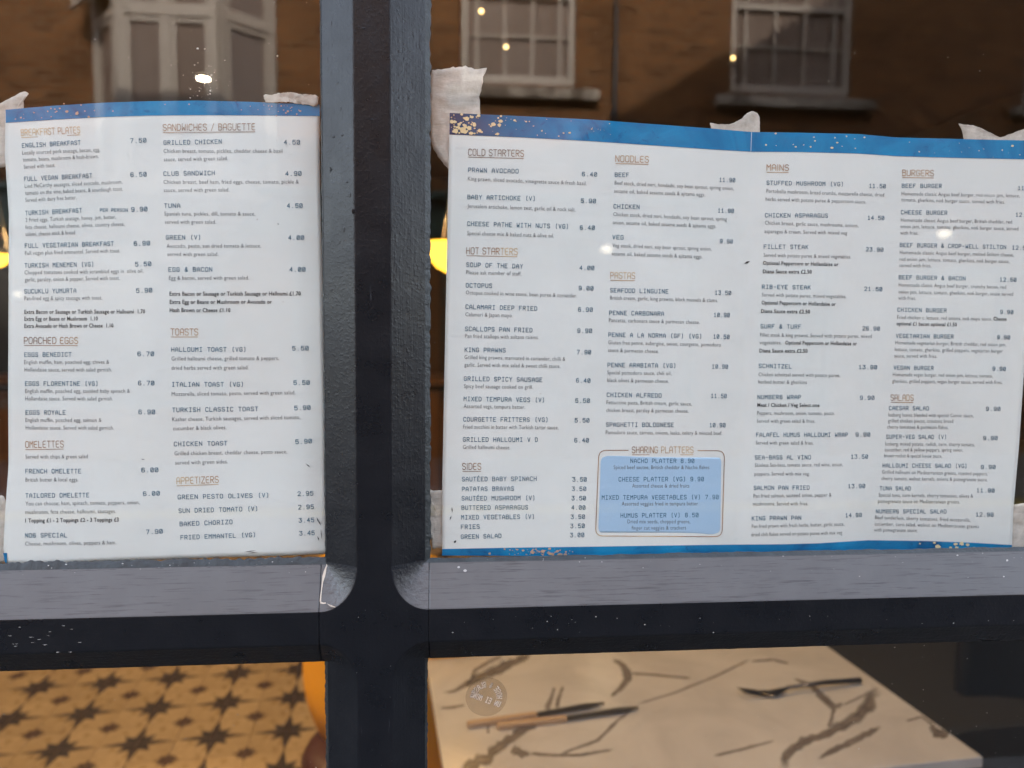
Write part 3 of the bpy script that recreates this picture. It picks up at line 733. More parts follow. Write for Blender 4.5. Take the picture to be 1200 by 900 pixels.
class Crop:
    def __init__(s, x, y, k): s.x, s.y, s.k = x, y, k
    def __call__(s, a, b): return s.x + a / s.k, s.y + b / s.k
CA, CB, CC, CE = Crop(0, 130, 3.335), Crop(180, 130, 3.335), Crop(0, 380, 3.215), Crop(180, 370, 3.1045)
CFc, CG, CH, CI = Crop(520, 160, 3.7474), Crop(520, 390, 3.463), Crop(700, 160, 3.75), Crop(690, 380, 3.463)
CJ, CK, CL, CM = Crop(870, 170, 3.911), Crop(870, 390, 3.6), Crop(1030, 170, 3.912), Crop(1010, 390, 3.3316)
# (crop, [ (style, text, x0, y0, x1, y1) ]): H heading, T dish name, P price, D description, B bold line, S small caps
LEFT = [
(CA, [('H','BREAKFAST PLATES',83,97,313,86),
('T','ENGLISH BREAKFAST',87,143,314,131),('P','7.50',510,124,571,122),('D','Locally sourced pork sausage, bacon, egg,',87,171,391,158),('D','tomato, beans, mushroom & hash-brown.',90,198,386,184),('D','Served with toast.',93,226,216,219),
('T','FULL VEGAN BREAKFAST',95,274,359,260),('P','6.50',511,257,572,255),('D','Lind McCarthy sausages, sliced avocado, mushroom,',97,301,478,284),('D','tomato on the vine, baked beans, & sourdough toast.',99,328,480,311),('D','Served with dairy free butter.',99,356,299,345),
('T','TURKISH BREAKFAST',100,407,319,396),('S','PER PERSON',391,393,498,393),('P','9.90',514,393,575,391),('D','2 Fried eggs, Turkish sausage, honey, jam, butter,',100,434,453,421),('D','feta cheese, halloumi cheese, olives, country cheese,',99,462,487,449),('D','salami, cheese stick & bread',100,489,293,482),
('T','FULL VEGETARIAN BREAKFAST',98,535,443,526),('P','6.90',524,526,585,524),('D','Full vegan plus fried emmantel. Served with toast.',98,563,470,553),
('T','TURKISH MENEMEN (VG)',97,612,367,607),('P','5.50',529,607,590,605),('D','Chopped tomatoes cooked with scrambled eggs in  olive oil,',96,639,560,632),('D','garlic, parsley, onion & pepper. Served with toast.',97,667,468,660),
('T','SUCUKLU YUMURTA',96,713,297,710),('P','5.90',533,710,594,708),('D','Pan-fried egg & spicy sausage with toast.',95,740,399,737),
('B','Extra Bacon or Sausage or Turkish Sausage or Halloumi  1.70',95,793,567,791),('B','Extra Egg or Beans or Mushroom  1.10',95,820,382,819),('B','Extra Avocado or Hash Brown or Cheese  1.10',95,848,443,846)]),
(CC, [('H','POACHED EGGS',91,73,293,73),
('T','EGGS BENEDICT',92,122,268,121),('P','6.70',519,119,579,119),('D','English muffin, ham, poached egg, chives &',91,150,411,149),('D','Hollandaise sauce, served with salad garnish.',92,178,421,178),
('T','EGGS FLORENTINE (VG)',95,231,370,231),('P','6.70',521,229,580,229),('D','English muffin, poached egg, sautéed baby spinach &',95,259,489,258),('D','Hollandaise sauce. Served with salad garnish.',95,287,425,287),
('T','EGGS ROYALE',97,340,246,340),('P','6.90',523,338,583,338),('D','English muffin, poached egg, salmon &',96,368,382,368),('D','Hollandaise sauce. Served with salad garnish.',97,397,429,397),
('H','OMELETTES',96,465,239,463),('D','Served with chips & green salad',96,506,330,505),
('T','FRENCH OMELETTE',96,561,304,561),('P','6.00',534,557,595,556),('D','British butter & local eggs.',96,593,295,592),
('T','TAILORED OMELETTE',97,653,335,651),('P','6.00',540,646,601,644),('D','You can choose; ham, spinach, tomato, peppers, onion,',96,683,526,678),('D','mushroom, feta cheese, halloumi, sausages.',96,715,437,711),('B','1 Topping £1 - 2 Toppings £2 - 3 Toppings £3',95,747,447,743),
('T','NO6 SPECIAL',95,803,252,802),('P','7.90',552,790,612,787),('D','Cheese, mushroom, olives, peppers & ham.',95,834,438,829)]),
(CB, [('H','SANDWICHES / BAGUETTE',37,77,397,74),
('T','GRILLED CHICKEN',40,132,265,127),('P','4.50',510,130,571,130),('D','Chicken breast, tomato, pickles, cheddar cheese & basil',39,164,503,163),('D','sauce, served with green salad.',40,197,290,192),
('T','CLUB SANDWICH',40,253,238,250),('P','4.90',516,253,577,252),('D','Chicken breast, beef ham, fried eggs, cheese, tomato, pickle &',39,285,567,284),('D','sauce, served with green salad.',40,317,296,315),
('T','TUNA',42,378,103,378),('P','4.50',522,378,581,378),('D','Spanish tuna, pickles, dill, tomato & sauce,',42,409,397,409),('D','served with green salad.',44,441,244,441),
('T','GREEN (V)',49,502,185,502),('P','4.00',527,503,587,503),('D','Avocado, pesto, sun dried tomato & lettuce,',51,535,420,534),('D','served with green salad.',54,567,253,567),
('T','EGG & BACON',59,628,228,627),('P','4.00',532,627,592,627),('D','Egg & bacon, served with green salad.',60,660,373,659),
('B','Extra Bacon or Sausage or Turkish Sausage or Halloumi £1.70',62,722,575,721),('B','Extra Egg or Beans or Mushroom or Avocado or',63,754,462,753),('B','Hash Brown or Cheese £1.10',63,786,300,786),
('H','TOASTS',67,876,173,876)]),
(CE, [('T','HALLOUMI TOAST (VG)',65,130,337,130),('P','5.50',505,126,563,125),('D','Grilled halloumi cheese, grilled tomato & peppers,',65,163,456,161),('D','dried herbs served with green salad.',65,197,345,195),
('T','ITALIAN TOAST (VG)',67,257,328,257),('P','5.50',510,251,567,250),('D','Mozzarella, sliced tomato, pesto, served with green salad.',66,292,516,286),
('T','TURKISH CLASSIC TOAST',69,350,379,346),('P','5.90',513,343,570,341),('D','Kashar cheese, Turkish sausages, served with sliced tomato,',68,384,534,376),('D','cucumber & black olives.',71,417,265,413),
('T','CHICKEN TOAST',75,474,267,471),('P','5.90',517,466,575,463),('D','Grilled chicken breast, cheddar cheese, pesto sauce,',76,508,486,501),('D','served with green sides.',79,542,270,537),
('H','APPETIZERS',84,612,236,607),
('T','GREEN PESTO OLIVES (V)',89,667,420,660),('P','2.95',525,655,580,653),('T','SUN DRIED TOMATO (V)',92,717,380,709),('P','2.95',527,704,582,702),('T','BAKED CHORIZO',96,765,286,757),('P','3.45',529,752,583,750),('T','FRIED EMMANTEL (VG)',99,814,372,804),('P','3.45',531,799,585,797)]),
]
RIGHT = [
(CFc, [('H','COLD STARTERS',108,82,351,88),
('T','PRAWN AVOCADO',108,155,327,161),('P','6.40',608,173,672,175),('D','King prawn, sliced avocado, vinaigrette sauce & fresh basil.',106,193,627,214),
('T','BABY ARTICHOKE (V)',105,274,403,281),('P','5.90',603,290,667,292),('D','Jerusalem artichoke, lemon zest, garlic oil & rock salt.',104,313,579,329),
('T','CHEESE PATHE WITH NUTS (VG)',104,391,549,404),('P','6.40',599,408,662,409),('D','Special cheese mix & baked nuts & olive oil.',103,432,484,444),
('H','HOT STARTERS',100,515,323,519),
('T','SOUP OF THE DAY',100,571,346,579),('P','4.00',597,585,660,586),('D','Please ask member of staff.',99,604,341,611),
('T','OCTOPUS',98,662,211,664),('P','9.00',594,674,656,675),('D','Octopus cooked in wine sauce, bean puree & coriander.',97,693,585,707),
('T','CALAMARI DEEP FRIED',97,756,409,764),('P','6.90',591,768,653,769),('D','Calamari & Japan mayo.',95,789,303,794),
('T','SCALLOPS PAN FRIED',95,853,388,859),('P','9.90',588,861,650,862),('D','Pan fried scallops with sultana raisins.',94,884,417,890)]),
(CG, [('T','KING PRAWNS',86,77,250,79),('P','7.90',541,86,597,87),('D','Grilled king prawns, marinated in coriander, chilli &',84,106,493,114),('D','garlic. Served with mix salad & sweet chilli sauce.',84,137,473,143),
('T','GRILLED SPICY SAUSAGE',83,194,399,199),('P','6.40',538,201,594,202),('D','Spicy beef sausage cooked on grill.',82,224,362,228),
('T','MIXED TEMPURA VEGS (V)',82,276,410,281),('P','5.50',535,283,592,283),('D','Assorted vegs, tempura batter.',81,305,330,309),
('T','COURGETTE FRITTERS (VG)',80,359,424,361),('P','5.50',533,363,590,363),('D','Fried zucchini in batter with Turkish tartar sauce.',79,389,466,392),
('T','GRILLED HALLOUMI V D',79,441,381,442),('P','6.40',531,444,588,444),('D','Grilled halloumi cheese.',78,471,270,473),
('H','SIDES',76,555,151,555),
('T','SAUTÉED BABY SPINACH',75,602,376,600),('P','3.50',523,603,579,603),('T','PATATAS BRAVAS',75,642,284,640),('P','3.50',521,641,577,641),('T','SAUTÉED MUSHROOM (V)',74,680,371,678),('P','3.50',520,679,576,679),
('T','BUTTERED ASPARAGUS',73,718,341,716),('P','4.00',519,717,574,717),('T','MIXED VEGETABLES (V)',72,757,369,754),('P','3.50',517,755,572,754),('T','FRIES',71,796,145,794),('P','3.50',515,792,571,791),('T','GREEN SALAD',71,836,233,832),('P','3.00',514,829,569,828)]),
(CH, [('H','NOODLES',80,110,225,114),
('T','BEEF',78,176,138,177),('P','11.90',537,198,605,200),('D','Beef stock, dried nori, hondashi, soy bean sprout, spring onion,',76,211,599,236),('D','sesame oil, baked sesame seeds & ajitama eggs.',74,247,474,263),
('T','CHICKEN',72,315,184,318),('P','11.90',531,333,599,335),('D','Chicken stock, dried nori, hondashi, soy bean sprout, spring',70,349,569,371),('D','onion, sesame oil, baked sesame seeds & ajitama eggs.',68,385,523,402),
('T','VEG',67,450,114,452),('P','9.90',540,468,594,470),('D','Veg stock, dried nori, soy bean sprout, spring onion,',66,486,502,502),('D','sesame oil, baked sesame seeds & ajitama eggs.',63,522,462,536),
('H','PASTAS',58,623,165,625),
('T','SEAFOOD LINGUINE',57,684,311,689),('P','13.50',518,694,587,696),('D','British cream, garlic, king prawns, black mussels & clams.',56,716,530,728),
('T','PENNE CARBONARA',53,783,292,787),('P','10.90',513,792,581,793),('D','Pancetta, carbonara sauce & parmesan cheese.',51,815,450,824)]),
(CI, [('T','PENNE A LA NORMA (GF) (VG)',80,50,459,57),('P','10.50',506,57,570,59),('D','Gluten free penne, aubergine, onion, courgette, pomodoro',79,81,536,91),('D','sauce & parmesan cheese.',78,112,284,117),
('T','PENNE ARABIATA (VG)',77,173,354,176),('P','10.90',501,179,564,180),('D','Special pomodoro sauce, chili oil,',75,203,335,207),('D','black olives & parmesan cheese.',75,234,325,238),
('T','CHICKEN ALFREDO',74,294,294,297),('P','11.50',497,298,559,299),('D','Fettuccine pasta, British cream, garlic sauce,',72,324,418,330),('D','chicken breast, parsley & parmesan cheese.',71,356,405,359),
('T','SPAGHETTI BOLOGNESE',71,415,344,416),('P','10.90',491,417,554,417),('D','Pomodoro sauce, carrots, onions, leeks, celery & minced beef.',69,446,541,449),
('H','SHARING PLATTERS',176,522,424,522),
('T','NACHO PLATTER 8.90',170,562,427,562),('D','Spiced beef sautee, British cheddar & Nacho flakes',101,588,489,588),
('T','CHEESE PLATTER (VG) 9.90',122,637,466,636),('D','Assorted cheese & dried fruits',176,663,408,663),
('T','MIXED TEMPURA VEGETABLES (V) 7.90',54,711,526,709),('D','Assorted veggies fried in tempura batter',134,736,443,735),
('T','HUMUS PLATTER (V) 8.50',130,784,444,782),('D','Dried mix seeds, chopped greens,',157,808,412,808),('D','finger cut veggies & crackers',174,834,395,833)]),
(CJ, [('H','MAINS',112,116,212,117),
('T','STUFFED MUSHROOM (VG)',112,181,464,188),('P','11.50',582,195,656,197),('D','Portobello mushroom, bread crumbs, mozzarella cheese, dried',110,218,649,236),('D','herbs served with potato puree & peppercorn sauce.',107,255,567,268),
('T','CHICKEN ASPARAGUS',105,330,391,332),('P','14.50',575,341,649,343),('D','Chicken breast, garlic sauce, mushrooms, onions,',103,364,532,377),('D','asparagus & cream. Served with mixed veg',101,403,480,411),
('T','FILLET STEAK',99,474,301,476),('P','23.90',567,486,645,488),('D','Served with potato puree & mixed vegetables.',97,512,499,520),('B','Optional Peppercorn or Hollandaise or',95,548,440,555),('B','Diana Sauce extra £2.50',94,587,318,589),
('T','RIB-EYE STEAK',91,658,312,661),('P','21.50',560,667,640,669),('D','Served with potato puree, mixed vegetables.',89,694,477,702),('B','Optional Peppercorn or Hollandaise or',88,730,428,737),('B','Diana Sauce extra £2.50',86,769,310,772),
('T','SURF & TURF',84,839,268,841),('P','26.90',551,848,629,850)]),
(CK, [('D','Fillet steak & king prawns. Served with potato puree, mixed',75,16,546,22),('D','vegetables.',73,48,165,49),('B','Optional Peppercorn or Hollandaise or',181,49,483,53),('B','Diana Sauce extra £2.50',72,83,275,84),
('T','SCHNITZEL',70,147,207,150),('P','13.90',492,152,567,153),('D','Chicken schnitzel served with potato puree,',68,183,412,187),('D','herbed butter & gherkins',67,214,272,216),
('T','NUMBER6 WRAP',65,279,246,279),('P','9.90',497,282,556,282),('B','Meat / Chicken / Veg Select one',63,312,325,313),('D','Peppers, mushroom, onion, tomato, pesto.',62,346,390,347),('D','Served with green salad & fries.',61,379,307,380),
('T','FALAFEL HUMUS HALLOUMI WRAP',59,438,444,438),('P','9.90',479,437,538,437),('D','Served with green salad & fries.',57,471,300,472),
('T','SEA-BASS AL VINO',54,534,288,533),('P','13.50',459,530,529,530),('D','Skinless Sea-bass, tomato sauce, red wine, onion,',53,566,424,563),('D','peppers. Served with mix veg.',51,602,284,602),
('T','SALMON PAN FRIED',49,662,282,661),('P','13.90',447,655,517,654),('D','Pan fried salmon, sauteed onion, pepper &',47,696,376,691),('D','mushrooms. Served with fries.',45,729,278,728),
('T','KING PRAWN PAN',41,791,247,788),('P','14.90',436,778,503,776),('D','Pan fried prawn with fresh herbs, butter, garlic sauce,',40,824,430,814),('D','dried chili flakes served on potato puree with mix veg.',38,859,424,850)]),
(CL, [('H','BURGERS',108,140,251,142),
('T','BEEF BURGER',106,195,287,196),('P','11.50',638,205,714,207),('D','Homemade classic Angus beef burger, red onion jam, lettuce,',104,230,646,240),('D','tomato, gherkins, no6 burger sauce, served with fries.',103,258,577,269),
('T','CHEESE BURGER',102,316,312,319),('P','12.50',628,327,703,329),('D','Homemade classic Angus beef burger, British cheddar, red',101,351,610,360),('D','onion jam, lettuce, tomato, gherkins, no6 burger sauce, served',99,380,639,391),('D','with fries.',98,410,181,411),
('T','BEEF BURGER & CROP-WELL STILTON',97,466,582,476),('P','12.50',612,478,687,480),('D','Homemade classic Angus beef burger, melted Stilton cheese,',96,499,619,511),('D','red onion jam, lettuce, tomato, gherkins, no6 burger sauce,',95,530,598,541),('D','served with fries.',94,559,240,561),
('T','BEEF BURGER & BACON',92,614,396,620),('P','12.50',555,624,629,626),('D','Homemade classic Angus beef burger, crunchy bacon, red',91,648,583,659),('D','onion jam, lettuce, tomato, gherkins, no6 burger, sauce served',90,680,615,691),('D','with fries.',89,709,170,710),
('T','CHICKEN BURGER',86,763,309,767),('P','9.90',557,773,615,774),('D','Fried chicken c. lettuce, red onions, no6 mayo sauce.',84,797,518,805),('B','Cheese',525,804,585,805),('B','optional £1 bacon optional £1.50',81,826,357,831)]),
(CM, [('T','VEGETARIAN BURGER',134,19,357,22),('P','9.90',529,24,578,25),('D','Homemade vegetarian burger, British cheddar, red onion jam,',131,45,563,53),('D','lettuce, tomato, gherkins, grilled peppers, vegetarian burger',129,71,550,78),('D','sauce, served with fries.',127,96,294,98),
('T','VEGAN BURGER',125,143,279,145),('P','9.90',511,147,561,148),('D','Homemade vegan burger, red onion jam, lettuce, tomato,',121,169,511,175),('D','gherkins, grilled peppers, vegan burger sauce, served with fries.',119,195,549,200),
('H','SALADS',113,264,201,265),
('T','CAESAR SALAD',107,301,261,302),('P','9.90',486,304,540,304),('D','Iceberg leaves blended with special Caesar sauce,',104,327,436,330),('D','grilled chicken pieces, croutons bread',102,350,356,352),('D','cherry tomatoes & parmesan flakes.',99,374,338,376),
('T','SUPER-VEG SALAD (V)',96,413,331,414),('P','9.90',475,418,529,418),('D','Iceberg, mixed potato, radish, corn, cherry tomato,',92,440,440,443),('D','cucumber, red & yellow peppers, spring onion,',90,463,395,464),('D','brown rocket & special house sauce.',87,486,313,488),
('T','HALLOUMI CHEESE SALAD (VG)',82,525,411,527),('P','9.90',466,531,521,531),('D','Grilled halloumi on Mediterranean greens, roasted peppers,',79,550,491,557),('D','cherry tomato, walnut kernels, onions & pomegranate sauce.',77,575,491,580),
('T','TUNA SALAD',71,614,190,615),('P','11.90',449,622,517,623),('D','Special tuna, corn kernels, cherry tomatoes, olives &',66,640,434,644),('D','pomegranate sauce on Mediterranean greens.',63,664,382,667),
('T','NUMBER6 SPECIAL SALAD',56,704,329,705),('P','12.90',446,716,513,717),('D','Beef tenderloin, cherry tomatoes, fried mozzarella,',52,727,424,738),('D','cucumber, corn salad, walnut on Mediterranean greens',50,752,457,763),('D','with pomegranate sauce.',48,776,218,778)]),
]
# body lettering: Blender's own typeface turned into meshes once
fcache = {}
def font_batch(keys):
    objs = []
    for k in keys:
        cu = bpy.data.curves.new('t', 'FONT'); cu.body = k[0]; cu.resolution_u = 2; cu.size = 1.0
        cu.offset = 0.014 if k[1] else -0.006; cu.space_character = 1.06
        o = bpy.data.objects.new('t', cu); COL.objects.link(o); objs.append((k, o))
    dg = bpy.context.evaluated_depsgraph_get()
    for k, o in objs:
        me = bpy.data.meshes.new_from_object(o.evaluated_get(dg))
        n = len(me.vertices); v = np.zeros(n * 3); me.vertices.foreach_get('co', v); v = v.reshape(-1, 3)[:, :2]
        fcache[k] = (v, [tuple(p.vertices) for p in me.polygons]); bpy.data.meshes.remove(me)
    for k, o in objs:
        cu = o.data; bpy.data.objects.remove(o); bpy.data.curves.remove(cu)
font_batch(sorted({(e[1], e[0] == 'B') for blk in LEFT + RIGHT for e in blk[1] if e[0] in 'DB'}))
CAPH = 0.70       # cap height of that typeface at size 1 (approx.)
def set_line(b, D, c, e, lift=.00035):
    st, tx, ax, ay, bx_, by = e
    x0, y0 = c(ax, ay); x1, y1 = c(bx_, by)
    sc = 1.0 if x0 < 515 else 1.0 - .10 * min(max((x0 - 520) / 600, 0), 1)
    L = math.hypot(x1 - x0, y1 - y0); dx, dy = (x1 - x0) / L, (y1 - y0) / L
    if st in 'DB':
        v, fs = fcache[(tx, st == 'B')]; x_min, x_max = v[:, 0].min(), v[:, 0].max()
        sx = L / (x_max - x_min); sy = 4.75 * sc / CAPH
        X = (v[:, 0] - x_min) * sx; Y = v[:, 1] * sy
    else:
        cap = {'H': 7.4, 'T': 4.7, 'P': 4.7, 'S': 3.4}[st] * sc
        q, wtot = strokes(tx, GH if st == 'H' else GL, {'H': .58, 'T': .84, 'P': .88, 'S': .95}[st], st != 'H')
        v = q.reshape(-1, 2); sx = L / wtot; sy = cap / 6
        X = v[:, 0] * sx; Y = v[:, 1] * sy; n = len(q)
        fs = [tuple(range(4 * i, 4 * i + 4)) for i in range(n)]
        if st == 'H':            # double rule look and the underline
            X = np.concatenate([X, [0, L, L, 0]]); Y = np.concatenate([Y, [-1.9, -1.9, -2.5, -2.5]]); fs.append((4*n, 4*n+1, 4*n+2, 4*n+3))
    px = x0 + X * dx + Y * dy; py = y0 + X * dy - Y * dx
    P = surf(D, px, py, lift)
    k = len(b.v); b.v.extend(map(tuple, P))
    for f in fs: b.f.append(tuple(k + i for i in f)); b.m.append(0)
def menu_text(root, blocks, D):
    for c, es in blocks:
        cur = None
        def flush(cur):
            if cur and cur.v: pass
        i = 0
        desc = MB(); bold = MB()
        def emit():
            nonlocal desc, bold
            if desc.v: desc.build('dish_description', M['ink'], root)
            if bold.v: bold.build('extra_line', M['boldink'], root)
            desc, bold = MB(), MB()
        for e in es:
            if e[0] in 'HT': emit()
            if e[0] == 'H':
                b = MB(); set_line(b, D, c, e); b.build('section_heading', M['head'], root)
            elif e[0] in 'TPS':
                b = MB(); set_line(b, D, c, e); b.build({'T': 'dish_name', 'P': 'price', 'S': 'price_note'}[e[0]], M['teal'], root)
            else: set_line(desc if e[0] == 'D' else bold, D, c, e)
        emit()
def edge(pts):
    xs_, ys_ = zip(*pts); return lambda x: np.interp(x, xs_, ys_)
def curve_pts(pts, n):
    pts = np.array(pts, float); s = np.concatenate([[0], np.cumsum(np.hypot(*np.diff(pts, axis=0).T))]); u = np.linspace(0, s[-1], n)
    return np.stack([np.interp(u, s, pts[:, 0]), np.interp(u, s, pts[:, 1])], 1)
def coons(top, bot, lef, rig, nu, nv):
    T, B_, L, R = curve_pts(top, nu), curve_pts(bot, nu), curve_pts(lef, nv), curve_pts(rig, nv)
    u = np.linspace(0, 1, nu)[None, :, None]; v = np.linspace(0, 1, nv)[:, None, None]
    return (1-v)*T[None] + v*B_[None] + (1-u)*L[:, None] + u*R[:, None] - ((1-u)*(1-v)*T[0] + u*(1-v)*T[-1] + (1-u)*v*B_[0] + u*v*B_[-1])
def px_sheet(name, G, D, lift, m, parent, thick=0.0):
    P = surf(D, G[..., 0], G[..., 1], lift); b = MB(); b.grid(P)
    o = b.build(name, m, parent, smooth=True)
    if thick:
        md = o.modifiers.new('solid', 'SOLIDIFY'); md.thickness = thick; md.offset = 1.0
    return o
def strip(top, bot, n): T, B_ = curve_pts(top, n), curve_pts(bot, n); v = np.linspace(0, 1, 4)[:, None, None]; return (1-v)*T[None] + v*B_[None]
def flecks(name, D, parent, items, m):
    b = MB()
    for x, y, r in items:
        k = random.randint(6, 9); a0 = random.random() * 6; e = random.uniform(.6, 1); ph = random.random() * 3
        px = np.array([x + r * random.uniform(.75, 1.1) * math.cos(a0 + 6.2832*i/k) for i in range(k)]); py = np.array([y + r * e * random.uniform(.75, 1.1) * math.sin(a0 + 6.2832*i/k) for i in range(k)])
        b.poly(surf(D, px, py, .0005))
    return tag(b.build(name, m, parent), kind='stuff')
# left menu
p = at(190, 655, 1, .008)
mL = empty('menu', tuple(p)); tag(mL, 'white breakfast and sandwich menu sheet with blue top band taped behind glass', 'menu')
topL = [(6.5, 128.5), (60, 124), (117, 120.5), (175, 118.5), (233, 117.8), (300, 119.5), (374.5, 122.5)]
botL = [(8, 661.5), (40, 662), (76, 661), (110, 658.7), (160, 657), (250, 653.5), (340, 651), (384.5, 649)]
lefL = [(6.5, 128.5), (5.5, 180), (10.3, 250), (10, 350), (9.5, 450), (10, 545), (6, 600), (4, 645), (8, 661.5)]
rigL = [(374.5, 122.5), (374.8, 200), (377, 300), (379, 400), (381, 480), (382, 560), (384.5, 649)]
GLm = coons(topL, botL, lefL, rigL, 70, 90)
px_sheet('sheet', GLm, depthL, 0, M['paper'], mL, .00025)
bandL = strip(topL, [(6.8, 144), (60, 140.5), (117, 137.3), (175, 135.5), (233, 135), (300, 135.3), (374.6, 136)], 60)
bl = px_sheet('blue_band', bandL, depthL, .0002, M['blue'], mL)
it = []
for _ in range(46):
    x = random.choice([random.gauss(70, 35), random.uniform(10, 370), random.gauss(335, 12)]); x = min(max(x, 9), 370)
    it.append((x, np.interp(x, [6, 117, 233, 374], [128.5, 120.5, 117.8, 122.5]) + random.uniform(2, 15), abs(random.gauss(0, .7)) + .35))
for x, y, r in ((90, 133, 2.1), (104, 137, 1.8), (70, 127, 1.2), (75, 121.5, 1.2), (40, 132, 1.0), (95, 123, 1.2)): it.append((x, y, r))
flecks('copper_flecks', depthL, bl, it, M['copperfleck'])
sb = strip([(3.6, 648), (5.5, 648), (8.2, 648)], [(5.5, 658), (6.5, 660), (8, 661)], 6); px_sheet('blue_corner', sb, depthL, .0003, M['blue'], mL)
menu_text(mL, LEFT, depthL)
# right menu (two panels with a fold)
p = at(860, 648, 1, .03)
mR = empty('menu', tuple(p)); tag(mR, 'wide folded white menu of starters, pastas, mains and burgers with blue bands', 'menu')
topR = [(527, 132.3), (610, 136), (691.7, 140), (760, 145), (833, 150.5), (880, 154.6), (940, 155.5), (1006.7, 157), (1050, 161), (1120, 162.8), (1220, 165)]
botR = [(518, 651), (600, 651.5), (680, 651.5), (740, 650.5), (800, 648.5), (862, 647), (960, 645.5), (1018, 644.5), (1086, 645), (1140, 645.5), (1186, 642.5)]
lefR = [(527, 132.3), (525.5, 200), (523.5, 300), (521.5, 400), (519.5, 500), (518, 580), (518, 651)]
rigR = [(1220, 165), (1214, 250), (1206, 350), (1200, 437), (1194, 524), (1187.6, 596), (1186, 642.5)]
px_sheet('sheet', coons(topR, botR, lefR, rigR, 130, 90), depthR, 0, M['paper'], mR, .00025)
bt = px_sheet('blue_band', strip(topR, [(526.7, 157.6), (610, 161), (691, 165.3), (760, 170), (833, 175), (880, 177.8), (940, 178.2), (1006, 180), (1050, 183), (1120, 185), (1219, 187)], 120), depthR, .0002, M['bluenavy'], mR)
bb_ = px_sheet('blue_band', strip([(518.2, 643.4), (600, 641.8), (680, 640.8), (733, 640), (800, 639), (862, 638.2), (920, 637.8), (959, 636.7), (1018, 633), (1086, 634), (1140, 636), (1185.9, 638.7)], botR, 120), depthR, .0002, M['blue'], mR)
M['crease'] = mat('cracked_fold', (0.45, 0.55, 0.65), .6)
px_sheet('fold_crease', strip([(880.3, 155), (880.8, 155), (881.2, 155)], [(879.6, 177.6), (879.9, 177.6), (880.3, 177.6)], 4), depthR, .0004, M['crease'], mR)
def ytop(x): return np.interp(x, [p_[0] for p_ in topR], [p_[1] for p_ in topR])
it = []
for _ in range(120):
    x = random.choice([527 + abs(random.gauss(0, 38)), 527 + abs(random.gauss(0, 26)), random.uniform(527, 720), random.uniform(890, 1215)]); x = min(max(x, 529), 1214)
    near = max(0, 1 - (x - 527) / 70)
    it.append((x, ytop(x) + random.uniform(1.5, 23), abs(random.gauss(0, .55 + .8 * near)) + .3))
for x, y, r in ((542.5, 151.5, 4.2), (550, 150, 3.0), (533, 143, 2.8), (578, 145.5, 3.2), (586.5, 142, 2.8), (552, 156, 3.2), (561, 135.5, 2.6), (556, 146, 2.6), (538, 150, 2.0), (583, 157, 2.2), (547.5, 140.5, 1.8), (1186.5, 171, 2.0), (909, 156.3, 1.4), (975, 173, 1.9), (950, 172, 1.3), (955, 165, 1.2), (1013, 161, 1.3), (541, 134, 1.8), (587, 136, 1.6), (603, 141, 1.6)): it.append((x, y, r))
flecks('gold_flecks', depthR, bt, it, M['gold'])
it = []
for _ in range(60):
    x = random.gauss(625, 24); it.append((min(max(x, 522), 720), random.uniform(643, 650), abs(random.gauss(0, .8)) + .3))
for x, y, r in ((636, 646, 3.0), (645, 649, 2.6), (606, 644, 1.6), (613, 645, 1.8), (624, 648, 1.8), (655, 650, 2.2)): it.append((x, y, r))
flecks('copper_flecks', depthR, bb_, it, M['copperfleck'])
it = [(x, y, r) for x, y, r in ((1099, 641, 3.4), (1120, 637.5, 2.6), (1127, 637, 3.0), (1134, 638.5, 2.6), (1121, 641.5, 2.2), (1114, 641.5, 1.8), (1141, 643.3, 3.2), (1095, 636, 2.0), (1131, 643, 1.5), (1078, 637, 1.2))]
flecks('gold_flecks', depthR, bb_, it, M['gold'])
# pale blue box of the sharing platters with its thin gold outline
def rrect(TL, TR, BR, BL, r, n=8):
    C4 = [np.array(c, float) for c in (TL, TR, BR, BL)]; out = []
    for i in range(4):
        p0, c, p1 = C4[i-1], C4[i], C4[(i+1) % 4]; a = c + (p0 - c) / np.linalg.norm(p0 - c) * r; z = c + (p1 - c) / np.linalg.norm(p1 - c) * r
        for k in range(n + 1):
            w_ = k / n; out.append((1-w_)**2 * a + 2*w_*(1-w_) * c + w_**2 * z)
    return np.array(out)
R_ = rrect(CI(49, 534), CI(538, 535), CI(533, 852), CI(38, 850), 8)
ys_ = np.linspace(R_[:, 1].min() + .02, R_[:, 1].max() - .02, 46); rows = []
Lp = np.array([q for q in np.vstack([R_, R_[:1]])])
for yy in ys_:                       # scan rows across the rounded box
    xc = []
    for (xa, ya), (xb_, yb_) in zip(Lp[:-1], Lp[1:]):
        if (ya - yy) * (yb_ - yy) <= 0 and ya != yb_: xc.append(xa + (xb_ - xa) * (yy - ya) / (yb_ - ya))
    rows.append(np.stack([np.linspace(min(xc), max(xc), 60), np.full(60, yy)], 1))
rows = np.array(rows)
px_sheet('pale_blue_box', rows, depthR, .00025, M['paleblue'], mR)
o_ = rrect(CI(41, 511), CI(551, 513), CI(541, 862), CI(27, 859), 9); o_ = np.vstack([o_, o_[:1]]); o_ = curve_pts(o_, 240)
b = MB(); gx0, gx1 = CI(158, 0)[0], CI(438, 0)[0]; gy = CI(0, 530)[1]
cen = o_.mean(0)
for i in range(len(o_) - 1):
    m_ = (o_[i] + o_[i+1]) / 2
    if gx0 < m_[0] < gx1 and m_[1] < gy: continue
    d = o_[i+1] - o_[i]; n_ = np.array([-d[1], d[0]]) / (np.hypot(*d) + 1e-9) * .38
    Q = np.array([o_[i] - n_, o_[i+1] - n_, o_[i+1] + n_, o_[i] + n_]); b.poly(surf(depthR, Q[:, 0], Q[:, 1], .0003))
